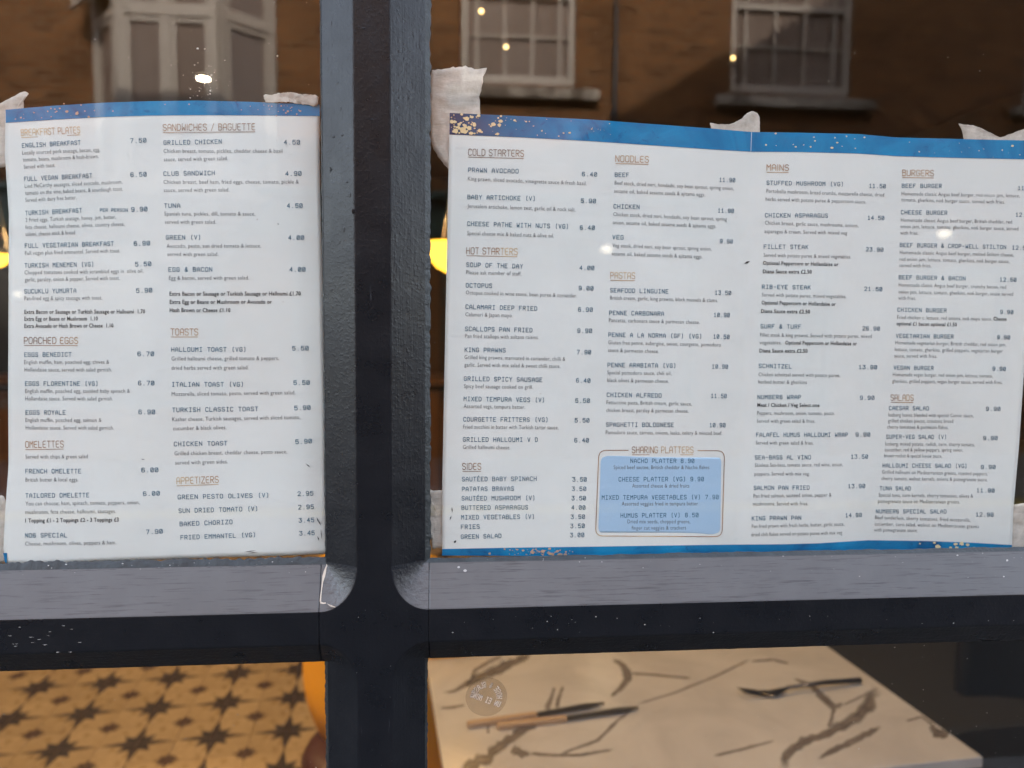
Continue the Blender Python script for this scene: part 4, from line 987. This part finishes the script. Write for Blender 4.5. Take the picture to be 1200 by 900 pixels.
b.build('gold_outline', M['head'], mR)
menu_text(mR, RIGHT, depthR)
# pen-like smudges and scuffs on the sheets
M['smudge'] = mat('dark_scuff', (0.05, 0.05, 0.05), .9)
def scuffs(D, root, items):
    b = MB()
    for x0, y0, x1, y1, w_ in items:
        dx, dy = x1 - x0, y1 - y0; n = math.hypot(dx, dy)
        px = np.array([x0, (x0+x1)/2 - dy/n*w_, x1, (x0+x1)/2 + dy/n*w_]); py = np.array([y0, (y0+y1)/2 + dx/n*w_, y1, (y0+y1)/2 - dx/n*w_])
        b.poly(surf(D, px, py, .0006))
    tag(b.build('scuff_marks', M['smudge'], root), kind='stuff')
scuffs(depthR, mR, [(872, 309, 879, 306, 1.2), (529.5, 594, 530, 601, .7), (527, 610, 529, 604, .7), (532, 636.5, 534.5, 633, 1.4)])
scuffs(depthL, mL, [(371, 606, 374, 613, .8), (373.5, 610, 376, 616, .7), (358, 543, 364, 548, .5), (372, 628, 374, 634, .7), (286, 647, 300, 645, .5), (325, 262, 327, 263, .6), (290, 648.5, 303, 647, .4), (376, 620, 377, 632, .5), (379, 470, 381, 476, .5), (165, 538, 170, 538.5, .4)])
# ------------------------------------------------------------------ masking tape
def tape(label, pts, D, off, rag=0.6, crinkle=.00022):
    pts = np.array(pts, float); n = 90
    loop = curve_pts(np.vstack([pts, pts[:1]]), n + 1)[:-1]
    r = np.random.default_rng(abs(int(pts.sum() * 10)) % 9999)
    loop = loop + r.normal(0, rag * .35, loop.shape)
    cen = loop.mean(0)
    rows = []
    for k in np.linspace(0, 1, 9)[1:]:
        rows.append(cen + (np.vstack([loop, loop[:1]]) - cen) * k)
    G = np.array([np.repeat(cen[None], n + 1, 0)] + rows)
    dep = (D(G[..., 0], G[..., 1]) if callable(D) else np.full(G.shape[:2], D)) + off
    dep = dep + crinkle * (np.sin(G[..., 0] * .55 + G[..., 1] * .23) + np.sin(G[..., 1] * .41 - G[..., 0] * .19)) * .5
    dep = np.maximum(dep, .0046)
    P = hit(G[..., 0], G[..., 1], 1, dep)
    b = MB(); b.grid(P); o = fixn(b.build('masking_tape', M['tape'], smooth=True))
    md = o.modifiers.new('solid', 'SOLIDIFY'); md.thickness = .00012
    c = P.reshape(-1, 3).mean(0)
    o.data.transform(Matrix.Translation(-Vector(c))); o.location = c
    tag(o, label, 'tape', 'torn pieces of masking tape on the window')
    return o
tape('large torn cream tape patch on the upper left corner of the wide menu', [(506, 82), (530, 79), (546, 78), (556, 81), (571, 80), (567, 88), (565, 102), (562, 111), (562.6, 133), (562, 150), (545, 175), (535, 196), (527, 200), (519, 191), (513, 184), (508, 174), (504.5, 165), (505, 145), (504, 130), (504.5, 95)], .0066, .0012, 1.2)
tape('small peaked tape scrap over the fold of the wide menu', [(832, 144), (843, 145.5), (855, 145.7), (862, 143), (868, 140), (875, 133), (881, 130), (887, 132), (890, 137), (890.7, 156), (889, 166), (836, 161)], lambda x, y: depthR(x, y), .0015)
tape('curved torn tape strip above the burgers column of the wide menu', [(1122.8, 144.4), (1128, 145.8), (1140, 146.7), (1152.8, 152), (1160, 158), (1166, 161), (1171, 161.5), (1185, 156.5), (1200, 151), (1216, 147), (1224, 152), (1224, 175), (1130, 174), (1129, 161), (1127, 152)], lambda x, y: depthR(x, y), .0015)
tape('crumpled white tape strip on the top right corner of the breakfast menu', [(309, 112.5), (311, 110.5), (318, 111.5), (325, 109.5), (333, 108.5), (345, 108.5), (350, 110), (369.5, 111), (373.5, 114), (373, 122), (368, 124.5), (362, 122.5), (350, 122), (337, 119.5), (325, 120), (311, 120)], lambda x, y: depthL(x, y), -.0010, .7, .0005)
tape('curling tape flap at the top left corner of the breakfast menu', [(-15, 128), (0, 121), (14, 114), (25, 108), (30, 106.8), (34.5, 110.2), (29, 110), (27.5, 118), (28, 132), (18, 150), (9, 170), (6, 196), (-15, 197)], lambda x, y: depthL(x, y), .0016, .5)
tape('cream tape tab at the lower left corner of the breakfast menu', [(-12, 579), (4, 581), (8, 590), (7, 620), (5, 640), (8, 655), (3, 660), (-12, 662)], lambda x, y: depthL(x, y), .0016)
tape('ragged tape tab at the lower left corner of the wide menu', [(503, 574), (510, 575), (521, 574), (523, 600), (522, 630), (517, 642), (507, 643), (504, 625), (502.5, 600)], .0066, .0012, .9)
tape('cream tape tab at the lower right corner of the wide menu', [(1182, 592), (1196, 590), (1215, 586), (1218, 643), (1185, 645)], lambda x, y: depthR(np.minimum(x, 1186), y), .0016)
# round sticker on the lower right pane
M['clearfilm'] = glass_mat('clear_film', (0.80, 0.78, 0.76), 0.35)
M['stickerprint'] = mat('white_print', (0.62, 0.58, 0.54), 0.7)
sc_ = at(570, 816.5, 1, -.0005); st = empty('round_sticker', tuple(sc_)); tag(st, 'small round clear sticker with white lettering on the lower glass pane', 'sticker')
rr = 22.8 / 906 * .60
b = MB(); b.poly([(sc_[0] + rr * math.cos(a), -.0006, sc_[2] + rr * .97 * math.sin(a)) for a in np.linspace(0, 2 * math.pi, 41)[:-1]][::-1]); b.build('film', M['clearfilm'], st)
b = MB(); hcap = .0030
def sticker_word(tx, f):
    q, wt = strokes(tx, GL, 1.0); v = q.reshape(-1, 2)
    P = [f(x / wt, y / 6) for x, y in v]; k = len(b.v); b.v.extend(P)
    for i in range(len(q)): b.f.append(tuple(k + 4*i + j for j in range(4))); b.m.append(0)
# the sticker is read from inside the shop, so outside its letters run backwards
tilt = math.radians(-22)
def arc_f(u, v): a = math.radians(-8 + u * 168); r_ = rr * (.50 + .24 * v); return (sc_[0] + r_ * math.cos(a), -.0009, sc_[2] + r_ * math.sin(a))
def bar_f(u, v):
    x, y = (.5 - u) * rr * 1.5, (-.12 + (v - .5) * .26) * rr
    return (sc_[0] + x * math.cos(tilt) - y * math.sin(tilt), -.0009, sc_[2] + x * math.sin(tilt) + y * math.cos(tilt))
sticker_word('HOSE & GLASS', arc_f); sticker_word('UN EI MONS', bar_f)
b.build('lettering', M['stickerprint'], st)

# ------------------------------------------------------------------ tiled floor (grid turned 5.3 degrees to the window)
M['tilebase'] = mat('cream_tile', (0.52, 0.40, 0.25), 0.35)
t = NT(M['tilebase']); oi = t.n.new('ShaderNodeObjectInfo'); tone = t.ramp(oi.outputs['Random'], [(0.0, (0.84, 0.82, 0.78)), (1.0, (1.0, 1.0, 1.0))])
t.col(t.mix(1.0, t.ramp(t.noise(t.co, 40, 5, .6), [(0.3, (0.52, 0.39, 0.23)), (0.7, (0.64, 0.50, 0.32))]), tone, 'MULTIPLY'))
t.rough(t.ramp(t.noise(t.co, 18, 4), [(0.3, (0.22,) * 3), (0.7, (0.45,) * 3)]))
M['tilestar'] = mat('brown_star_tile', (0.060, 0.042, 0.030), 0.4)
M['tilestar2'] = mat('brown_small_star_tile', (0.105, 0.060, 0.036), 0.4)
M['grout'] = mat('grout', (0.20, 0.14, 0.08), 0.9)
floor = sheet('floor', -3.6, 3.2, .285, 6.62, -.006, M['grout'])
S_ = .1288; TR_ = math.radians(5.3)
T0 = at(375/3, 640 + 480/3, 2, .002)
def tile_polys():
    s = S_ / 2 * 0 + S_; g = .0011
    c = lambda r, a: (r * math.cos(math.radians(a)), r * math.sin(math.radians(a)))
    ra, rv, rd = .955 * s, .335 * s, .60 * s
    big = [(g, g), (ra, g), (rv*math.cos(.39)+.0, rv*math.sin(.39)), c(rd, 45), (rv*math.sin(.39), rv*math.cos(.39)), (g, ra)]
    ta, tv, td = .36 * s, .20 * s, .30 * s; e = s - g
    sm = [(e, e), (e - (ta-g), e), (s - tv*math.cos(.39), s - tv*math.sin(.39)), (s - td*.707, s - td*.707), (s - tv*math.sin(.39), s - tv*math.cos(.39)), (e, e - (ta-g))]
    base = [big[1], (e, g), sm[5], sm[4], sm[3], sm[2], sm[1], (g, e), big[5], big[4], big[3], big[2]]
    return big, sm, base, (g, e)
big, sm, base, (g_, e_) = tile_polys()
def tile_into(b, fx, fy, ox, oy):
    f = lambda p: (ox + fx * p[0], oy + fy * p[1])
    rev = fx * fy < 0
    for poly, mi in ((base, 0), (big, 1), (sm, 2)):
        q = [(*f(p), .002) for p in poly]
        b.poly(q[::-1] if rev else q, mi)
    C_ = [f(p) for p in ((g_, g_), (e_, g_), (e_, e_), (g_, e_))]
    for i in range(4):
        a, c = C_[i], C_[(i+1) % 4]; q = [(*a, -.006), (*c, -.006), (*c, .002), (*a, .002)]; b.poly(q[::-1] if rev else q, 0)
tmeshes = []
for fx, fy in ((1, 1), (-1, 1), (-1, -1), (1, -1)):
    b = MB(); tile_into(b, fx, fy, 0, 0); o = b.build('tile', [M['tilebase'], M['tilestar'], M['tilestar2']]); tmeshes.append(o.data); bpy.data.objects.remove(o)
RT = Matrix.Rotation(TR_, 2)
A_ = 2 * S_
near, rest = [], MB()
cells = []
for i in range(-18, 20):
    for j in range(-12, 18):
        for k, (fx, fy) in enumerate(((1, 1), (-1, 1), (-1, -1), (1, -1))):
            w_ = RT @ Vector((i * A_ + fx * S_ / 2, j * A_ + fy * S_ / 2)); x, y = T0[0] + w_.x, T0[1] + w_.y
            if not (-3.5 < x < 3.1 and .40 < y < 6.5): continue
            v = np.array([x, y, 0]) - CAM_POS; zc = v @ CF
            pxx, pyy = 600 + 906 * (v @ CR) / zc, 450 - 906 * (v @ CU) / zc
            inv = max(0, max(-pxx, pxx - 390, 760 - pyy, pyy - 920))
            cells.append((inv + (0 if pxx < 420 else 300), i, j, k))
cells.sort()
for n, (_, i, j, k) in enumerate(cells):
    w_ = RT @ Vector((i * A_, j * A_))
    if n < 290:
        o = bpy.data.objects.new('tile', tmeshes[k]); COL.objects.link(o); o.location = (T0[0] + w_.x, T0[1] + w_.y, random.uniform(-.0003, .0003)); o.rotation_euler = (0, 0, TR_); o.parent = floor
    else:
        fx, fy = ((1, 1), (-1, 1), (-1, -1), (1, -1))[k]; tb = MB(); tile_into(tb, fx, fy, i * A_, j * A_)
        k0 = len(rest.v)
        for v in tb.v[:24]:
            q = RT @ Vector(v[:2]); rest.v.append((T0[0] + q.x, T0[1] + q.y, v[2]))
        for f, mi in list(zip(tb.f, tb.m))[:3]: rest.f.append(tuple(k0 + a for a in f)); rest.m.append(mi)
tag(rest.build('outlying_tiles', [M['tilebase'], M['tilestar'], M['tilestar2']], floor), kind='stuff')

# ------------------------------------------------------------------ marble table with cutlery
M['marble'] = mat('white_marble', (0.62, 0.58, 0.53), 0.2)
t = NT(M['marble']); t.col(t.ramp(t.noise(t.co, 5, 6, .6, 1.0), [(0.3, (0.54, 0.51, 0.47)), (0.6, (0.66, 0.63, 0.58))]))
M['vein'] = mat('brown_grey_vein', (0.12, 0.1, 0.08), 0.3)
t = NT(M['vein']); fa = t.n.new('ShaderNodeAttribute'); fa.attribute_name = 'fade'     # veins melt into the stone at their edges
mx_ = t.n.new('ShaderNodeMixShader'); tr_ = t.n.new('ShaderNodeBsdfTransparent'); t.l(fa.outputs['Fac'], mx_.inputs[0]); t.l(tr_.outputs[0], mx_.inputs[1]); t.l(t.b.outputs[0], mx_.inputs[2]); t.l(mx_.outputs[0], t.n['Material Output'].inputs[0])
t.col(t.ramp(t.noise(t.co, 40, 5, .7), [(0.35, (0.12, 0.098, 0.08)), (0.7, (0.30, 0.255, 0.215))]))
M['steel_dark'] = mat('dark_steel', (0.14, 0.13, 0.125), 0.3, metal=.9)
M['handlewood'] = mat('beech_handle', (0.55, 0.38, 0.23), 0.5)
M['blackmetal'] = mat('black_metal', (0.015, 0.015, 0.016), 0.45)
TZ = .75
nr, nl_ = at(1152, 887, 2, TZ), None
ang = math.radians(5.0)
ux = np.array([math.cos(ang), math.sin(ang), 0]); uy = np.array([-math.sin(ang), math.cos(ang), 0])
o0 = np.array([nr[0], nr[1], 0]) - ux * .935       # near left corner
tab = empty('cafe_table', tuple(o0 + ux * .467 + uy * .36)); tag(tab, 'marble topped cafe table with dark veins standing inside the window', 'table')
def tp(a, c, z): return tuple(o0 + ux * a + uy * c + np.array([0, 0, z]))
def prism(b, a0, c0, a1, c1, z0, z1, mi=0):
    P = [tp(a0, c0, z0), tp(a1, c0, z0), tp(a1, c1, z0), tp(a0, c1, z0), tp(a0, c0, z1), tp(a1, c0, z1), tp(a1, c1, z1), tp(a0, c1, z1)]
    k = len(b.v); b.v.extend(P)
    for f in ((0,3,2,1),(4,5,6,7),(0,1,5,4),(1,2,6,5),(2,3,7,6),(3,0,4,7)): b.f.append(tuple(k+i for i in f)); b.m.append(mi)
b = MB(); prism(b, 0, 0, .935, .72, TZ - .020, TZ); top = b.build('table_top', M['marble'], tab, bevel=.0015)
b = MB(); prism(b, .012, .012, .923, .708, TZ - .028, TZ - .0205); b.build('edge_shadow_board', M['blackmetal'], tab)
b = MB(); b.tube([tp(.467, .36, .03), tp(.467, .36, TZ - .028)], .035, 16); b.build('pedestal', M['blackmetal'], tab, smooth=True)
b = MB(); b.lathe([(0, .0), (.24, .0), (.24, .012), (.10, .03), (.035, .045), (0, .045)], tp(.467, .36, .003), 28); b.build('foot_plate', M['blackmetal'], tab)
def vein(pts, wd, n=26):
    pts = np.array(pts, float); c = curve_pts(pts, n); s = np.linspace(0, 1, n); w_ = np.interp(s, np.linspace(0, 1, len(wd)), wd) / 2.5
    r = np.random.default_rng(int(pts.sum())); w1 = w_ * (1 + r.normal(0, .22, n)); w2 = w_ * (1 + r.normal(0, .22, n))
    d = np.gradient(c, axis=0); d /= np.hypot(d[:, 0], d[:, 1])[:, None] + 1e-9; nn = np.stack([-d[:, 1], d[:, 0]], 1)
    A, B_ = c + nn * w1[:, None], c - nn * w2[:, None]
    A, B_ = c + (A - c) * 1.35 + nn * .7, c + (B_ - c) * 1.35 - nn * .7
    rows = [A + (B_ - A) * k for k in (0, .22, .5, .78, 1)]
    b = MB(); b.grid(np.array([hit(r_[:, 0], r_[:, 1], 2, np.full(n, TZ + .00035)) for r_ in rows])); o = b.build('vein', M['vein'], top)
    at_ = o.data.attributes.new('fade', 'FLOAT', 'POINT'); end = np.clip(np.minimum(np.arange(n), n - 1 - np.arange(n)) / 3.0, 0, 1)
    at_.data.foreach_set('value', np.concatenate([end * k for k in (0, .6, 1, .6, 0)]))
for pts, wd in (([(518, 812), (533, 810), (555, 797), (575, 788), (593, 780), (612, 772), (625, 764)], [1, 3, 7, 11, 12, 7, 4]), ([(548, 806), (556, 786), (572, 776), (590, 768)], [2, 3, 3, 2]),
    ([(536, 903), (567, 890), (593, 870), (612, 855), (633, 846)], [12, 13, 12, 11, 8]), ([(600, 876), (612, 884), (621, 883)], [10, 9, 5]), ([(619, 883), (650, 885), (680, 885), (720, 878)], [4, 2.4, 2.5, 1.5]), ([(655, 884), (700, 868), (722, 846), (740, 832)], [1.5, 2.2, 3, 1.5]),
    ([(718, 772), (729, 779), (735, 787), (736, 795), (727, 807), (715, 816)], [2, 6, 9, 8, 5, 2]), ([(738, 789), (770, 791), (810, 795)], [2, 1.5, 1]), ([(744, 826), (790, 812), (840, 792), (880, 772)], [.5, .8, 1.4, 1]),
    ([(640, 832), (646, 818), (650, 805)], [6, 4, 2]), ([(652, 830), (655, 818), (660, 804)], [4, 3.5, 2]), ([(572, 860), (572, 842)], [2.5, 1.5]),
    ([(917, 903), (920, 886), (936, 872), (966, 860), (1003, 843), (1018, 824), (1030, 807)], [12, 11, 9, 9, 12, 15, 16]), ([(958, 889), (984, 876), (1008, 864), (1033, 851)], [3, 8, 8, 3]), ([(930, 795), (950, 803), (966, 818), (977, 829), (990, 824)], [2, 4, 8, 8, 3]), ([(978, 829), (975, 840), (972, 853)], [4, 3, 6]), ([(988, 826), (1010, 816), (1030, 806)], [2, 1.5, 1]),
    ([(1091, 849), (1096, 858), (1112, 862)], [5, 12, 7]), ([(836, 886), (870, 878), (908, 868)], [2, 2.4, 1]), ([(516, 830), (530, 829), (545, 826)], [1, 2.5, 1.5]),
    ([(880, 775), (905, 773), (925, 778)], [1, 2, 1]), ([(1062, 845), (1080, 840), (1094, 850)], [1, 1.5, 2])): vein(pts, wd)
def seg_prism(b, p, q, w0, w1, z0, z1):
    p, q = np.array(p[:2]), np.array(q[:2]); d = (q - p) / np.linalg.norm(q - p); n = np.array([-d[1], d[0]])
    P = [(*(p - n*w0), z0), (*(q - n*w1), z0), (*(q + n*w1), z0), (*(p + n*w0), z0), (*(p - n*w0), z1), (*(q - n*w1), z1), (*(q + n*w1), z1), (*(p + n*w0), z1)]
    k = len(b.v); b.v.extend(P)
    for f in ((0,3,2,1),(4,5,6,7),(0,1,5,4),(1,2,6,5),(2,3,7,6),(3,0,4,7)): b.f.append(tuple(k+i for i in f)); b.m.append(0)
for (h0, h1, tip, lab) in (((548, 848), (629, 836), (708, 825), 'table knife with pale wooden handle lying behind the other knife'), ((583, 850), (664, 840.5), (748, 830), 'table knife with pale wooden handle and the longer visible blade')):
    z = TZ + .0005; A, B_, C_ = at(*h0, 2, z + .007), at(*h1, 2, z + .007), at(*tip, 2, z + .003)
    kn = empty('table_knife', (A[0], A[1], z)); tag(kn, lab, 'knife', 'knives on the marble table')
    b = MB(); mid = (A + B_) / 2; seg_prism(b, A, mid, .0070, .0066, z, z + .010); seg_prism(b, mid, B_, .0066, .0060, z + .0002, z + .0098); b.build('handle', M['handlewood'], kn, bevel=.002)
    b = MB(); m2 = B_ + (C_ - B_) * .75; seg_prism(b, B_, m2, .0062, .0085, z + .004, z + .0062); seg_prism(b, m2, C_, .0085, .002, z + .0041, z + .0061); b.build('blade', M['steel_dark'], kn)
z = TZ + .0008
fo = empty('fork', tuple(at(960, 802, 2, z))); tag(fo, 'dark metal fork lying on the marble table near its far corner', 'fork')
A, B_, C_, D_ = at(1008, 797, 2, z + .008), at(922, 806, 2, z + .012), at(905, 812, 2, z + .006), at(878, 799.5, 2, z + .020)
b = MB(); b.tube([A, A * .5 + B_ * .5 + np.array([0, 0, .003]), B_], [.0062, .0050, .0035], 8); b.build('handle', M['steel_dark'], fo, smooth=True)
b = MB(); d = C_ - B_; d[2] = 0; d /= np.linalg.norm(d); n = np.array([-d[1], d[0], 0]); e = at(890, 812, 2, z + .004)
b.grid(np.array([[B_ - n*.004, C_ - n*.012, e - n*.0125], [B_ + np.array([0, 0, -.001]), C_ + np.array([0, 0, -.004]), e + np.array([0, 0, -.003])], [B_ + n*.004, C_ + n*.012, e + n*.0125]])); hd = b.build('head', M['steel_dark'], fo, smooth=True)
md = hd.modifiers.new('s', 'SOLIDIFY'); md.thickness = .0016
for k in range(4):
    o_ = n * (-.0105 + .007 * k); b = MB(); q = e + d * .016 + np.array([0, 0, .004]); b.tube([e + o_, q + o_, e + d * .045 + o_ + np.array([0, 0, .012])], [.0019, .0017, .0009], 6); b.build('tine', M['steel_dark'], fo)

# ------------------------------------------------------------------ chairs, stool, banquette
def fabric(name, c, r=.8):
    m = mat(name, c, r, spec=.3); t = NT(m); t.nor(t.bump(t.noise(t.co, 500, 3), .3, .001))
    m.node_tree.nodes['Principled BSDF'].inputs['Sheen Weight'].default_value = 0.0
    return m
M['mustard'] = fabric('mustard_velvet', (0.80, 0.40, 0.008)); M['blackfab'] = fabric('black_leather', (0.010, 0.010, 0.010), .5)
M['brownleather'] = fabric('red_brown_leather', (0.045, 0.017, 0.012), .4); M['greyfab'] = fabric('dark_grey_fabric', (0.040, 0.039, 0.036), .9)
def tub_chair(name, c, rz, m, label, zt=.80, R=.30, legm=None, zb=.30):
    ch = empty(name, (c[0], c[1], .002), rz); tag(ch, label, 'chair')
    P = []
    for k in range(13):                      # back shell, opens towards local +x
        v = k / 12; z = zb + (zt - zb) * v
        row = []
        for j in range(33):
            a = math.radians(75 + 210 * j / 32); rr_ = R * (.60 + .40 * min(1, v * 2.2) ** .6) ; dip = .16 * max(0, abs(a - math.pi) / math.radians(105) - .35) ** 1.5
            row.append((rr_ * math.cos(a), rr_ * math.sin(a), z - dip * v))
        P.append(row)
    b = MB(); b.grid(np.array(P)); o = b.build('back_shell', m, ch, smooth=True, local=True)
    md = o.modifiers.new('s', 'SOLIDIFY'); md.thickness = .05; md.offset = -1; md2 = o.modifiers.new('sub', 'SUBSURF'); md2.levels = md2.render_levels = 1
    b = MB(); b.lathe([(0, .32), (R*.72, .32), (R*.82, .35), (R*.84, .40), (R*.78, .445), (R*.5, .46), (0, .462)], (.03, 0, 0), 32); b.build('seat', m, ch, smooth=True, local=True)
    for sx, sy in ((1, 1), (1, -1), (-1, 1), (-1, -1)):
        b = MB(); b.tube([(sx*.13, sy*.13, .33), (sx*.21, sy*.21, 0)], [.016, .009], 10); b.build('leg', legm or M['blackmetal'], ch, smooth=True, local=True)
    return ch
yc = at(349, 800, 2, .56)
tub_chair('tub_chair', (yc[0] + .352, yc[1] + .03), math.radians(10), M['mustard'], 'mustard yellow upholstered tub chair pulled up to the marble table', .86, .34)
bc = at(1112, 800, 2, .66)
tub_chair('tub_chair', (bc[0] + .30, bc[1] + .02), math.radians(175), M['blackfab'], 'black upholstered tub chair beside the marble table', .86, .32, zb=.06)
sp_ = at(372, 872, 2, .47)
so = empty('stool', (sp_[0] + .12, sp_[1], .002)); tag(so, 'low stool with round red brown leather seat by the yellow chair', 'stool')
b = MB(); b.lathe([(0, .40), (.13, .40), (.150, .415), (.158, .44), (.145, .465), (.10, .475), (0, .478)], (0, 0, 0), 30); b.build('seat', M['brownleather'], so, smooth=True, local=True)
for k in range(4):
    a = math.radians(45 + 90 * k); b = MB(); b.tube([(.10*math.cos(a), .10*math.sin(a), .405), (.15*math.cos(a), .15*math.sin(a), 0)], [.013, .010], 8); b.build('leg', M['blackmetal'], so, local=True)
bq = empty('banquette', (1.9, 2.3, .002), math.radians(5)); tag(bq, 'dark grey upholstered banquette bench behind the marble table', 'bench')
b = MB(); b.box((-.75, -1.0, 0), (.75, 1.8, .34)); b.build('plinth', M['blackmetal'], bq, local=True, bevel=.01)
for k in range(3):
    y0 = -1.0 + k * .935; b = MB(); b.box((-.75, y0, .341), (.40, y0 + .925, .47)); b.build('seat_cushion', M['greyfab'], bq, local=True, bevel=.035, seg=4)
    b = MB(); b.box((.41, y0, .342), (.70, y0 + .925, 1.05)); b.build('back_cushion', M['greyfab'], bq, local=True, bevel=.05, seg=4)
# bar counter at the back
ct = empty('bar_counter', (-1.0, 5.4, .002)); tag(ct, 'brown wooden bar counter at the back of the room', 'counter')
b = MB(); b.box((-2.2, -.3, 0), (2.2, .3, 1.05)); b.build('carcass', M['darkwall'], ct, local=True)
for k in range(11):
    b = MB(); b.box((-2.2 + k*.4 + .006, -.33, .08), (-1.8 + k*.4 - .006, -.301, 1.0)); b.build('panel', M['woodwall'], ct, local=True, bevel=.005)
b = MB(); b.box((-2.26, -.40, 1.051), (2.26, .36, 1.09)); b.build('counter_top', M['woodwall'], ct, local=True, bevel=.008)

# ------------------------------------------------------------------ lamps of the room
def light(name, loc, energy, col, r, parent, spot=None):
    d = bpy.data.lights.new(name, 'SPOT' if spot else 'POINT'); d.energy = energy; d.color = col; d.shadow_soft_size = r
    if spot: d.spot_size = math.radians(spot); d.spot_blend = .6
    o = bpy.data.objects.new(name, d); COL.objects.link(o); o.location = loc; place(o, parent); return o
WARM = (1.0, .62, .28)
M['lens'] = mat('lit_lens', (1, .9, .7), .4, emit=(1.0, .80, .50), estr=8.0)
M['amber'] = mat('amber_glass_lit', (0.8, .5, .1), .4, emit=(1.0, .50, .04), estr=0.42)
M['bulb'] = mat('lit_bulb', (1, .8, .5), .4, emit=(1.0, .62, .22), estr=0.8)
ZC = 2.8
def downlight(x, y, label, energy=45, r=.036, cone=130):
    L = empty('ceiling_spotlight', (x, y, ZC)); tag(L, label, 'spotlight', 'ceiling spotlights')
    b = MB(); b.lathe([(r, -.012), (r*1.5, -.012), (r*1.5, -.001)], (x, y, ZC), 20); b.build('trim_ring', M['blackmetal'], L)
    b = MB(); b.lathe([(0.0005, -.0105), (r, -.0105)], (x, y, ZC), 20); b.build('lens', M['lens'], L)
    light('spot', (x, y, ZC - .03), energy, WARM, .03, L, cone)
s1 = at(238.5, 92, 2, ZC - .01); downlight(s1[0], s1[1], 'bright round ceiling spotlight seen above the breakfast menu', 5, .030)
for k, (x, y) in enumerate(((-1.9, 1.9), (.55, 1.15), (-.85, 1.0), (1.2, 5.0), (-2.4, 4.8))):  # unseen spotlights added to light tiles, table, chair and back room
    downlight(x, y, ['ceiling spotlight over the star tiles left of the window', 'ceiling spotlight right above the marble table', 'ceiling spotlight above the mustard tub chair', 'ceiling spotlight over the grey banquette', 'ceiling spotlight in front of the bar counter'][k], [12.0, 6.0, 30.0, .8, 2.2][k], cone=46 if k == 2 else 130)
# tiny bare bulbs on wires
for px, py, y, wl_ in ((564, 13, 2.7, 'highest of three near the large tape patch'), (593, 55, 3.1, 'middle of three near the large tape patch'), (632, 71, 3.5, 'lowest of three near the large tape patch'), (859, 68, 3.2, 'just above the peaked tape scrap'), (922, 64, 3.4, 'above the mains column of the menu')):
    c = at(px, py, 1, y); L = empty('bare_bulb', tuple(c)); tag(L, 'tiny warm bulb hanging on a wire, ' + wl_, 'bulb', 'tiny hanging bulbs')
    b = MB(); b.lathe([(.0075*math.sin(w), -.0075*math.cos(w)) for w in np.linspace(.02, 3.12, 9)], tuple(c), 12); b.build('glass_bulb', M['bulb'], L, smooth=True)
    b = MB(); b.tube([(c[0], c[1], c[2] + .008), (c[0], c[1], ZC)], .0007, 5); b.build('wire', M['blackmetal'], L)
# amber bowl pendant glimpsed between mullion and wide menu, one at the left, and the black pendant
def bowl(px, py, y, r, label, energy):
    c = at(px, py, 1, y); L = empty('pendant_lamp', tuple(c)); tag(L, label, 'pendant lamp', 'pendant lamps of the room')
    b = MB(); b.lathe([(.0005, -r*.92), (r*.35, -r*.86), (r*.65, -r*.70), (r*.88, -r*.42), (r*.98, -.1*r), (r, 0), (r*.94, 0)], tuple(c), 28); b.build('bowl', M['amber'], L, smooth=True)
    b = MB()
    for k in range(3):
        a = 2.1 * k; b.tube([(c[0] + r*math.cos(a), c[1] + r*math.sin(a), c[2]), (c[0], c[1], c[2] + .4)], .003, 6)
    b.tube([(c[0], c[1], c[2] + .39), (c[0], c[1], ZC)], .004, 6); b.build('hanger', M['blackmetal'], L)
    light('glow', (c[0], c[1], c[2] + .06), energy, (1, .6, .25), .05, L)
bowl(538, 285, 2.3, .125, 'glowing amber bowl pendant between the mullion and the wide menu', 2)
bowl(-7, 298, 2.6, .055, 'small glowing amber pendant at the edge of the breakfast menu', 1.2)
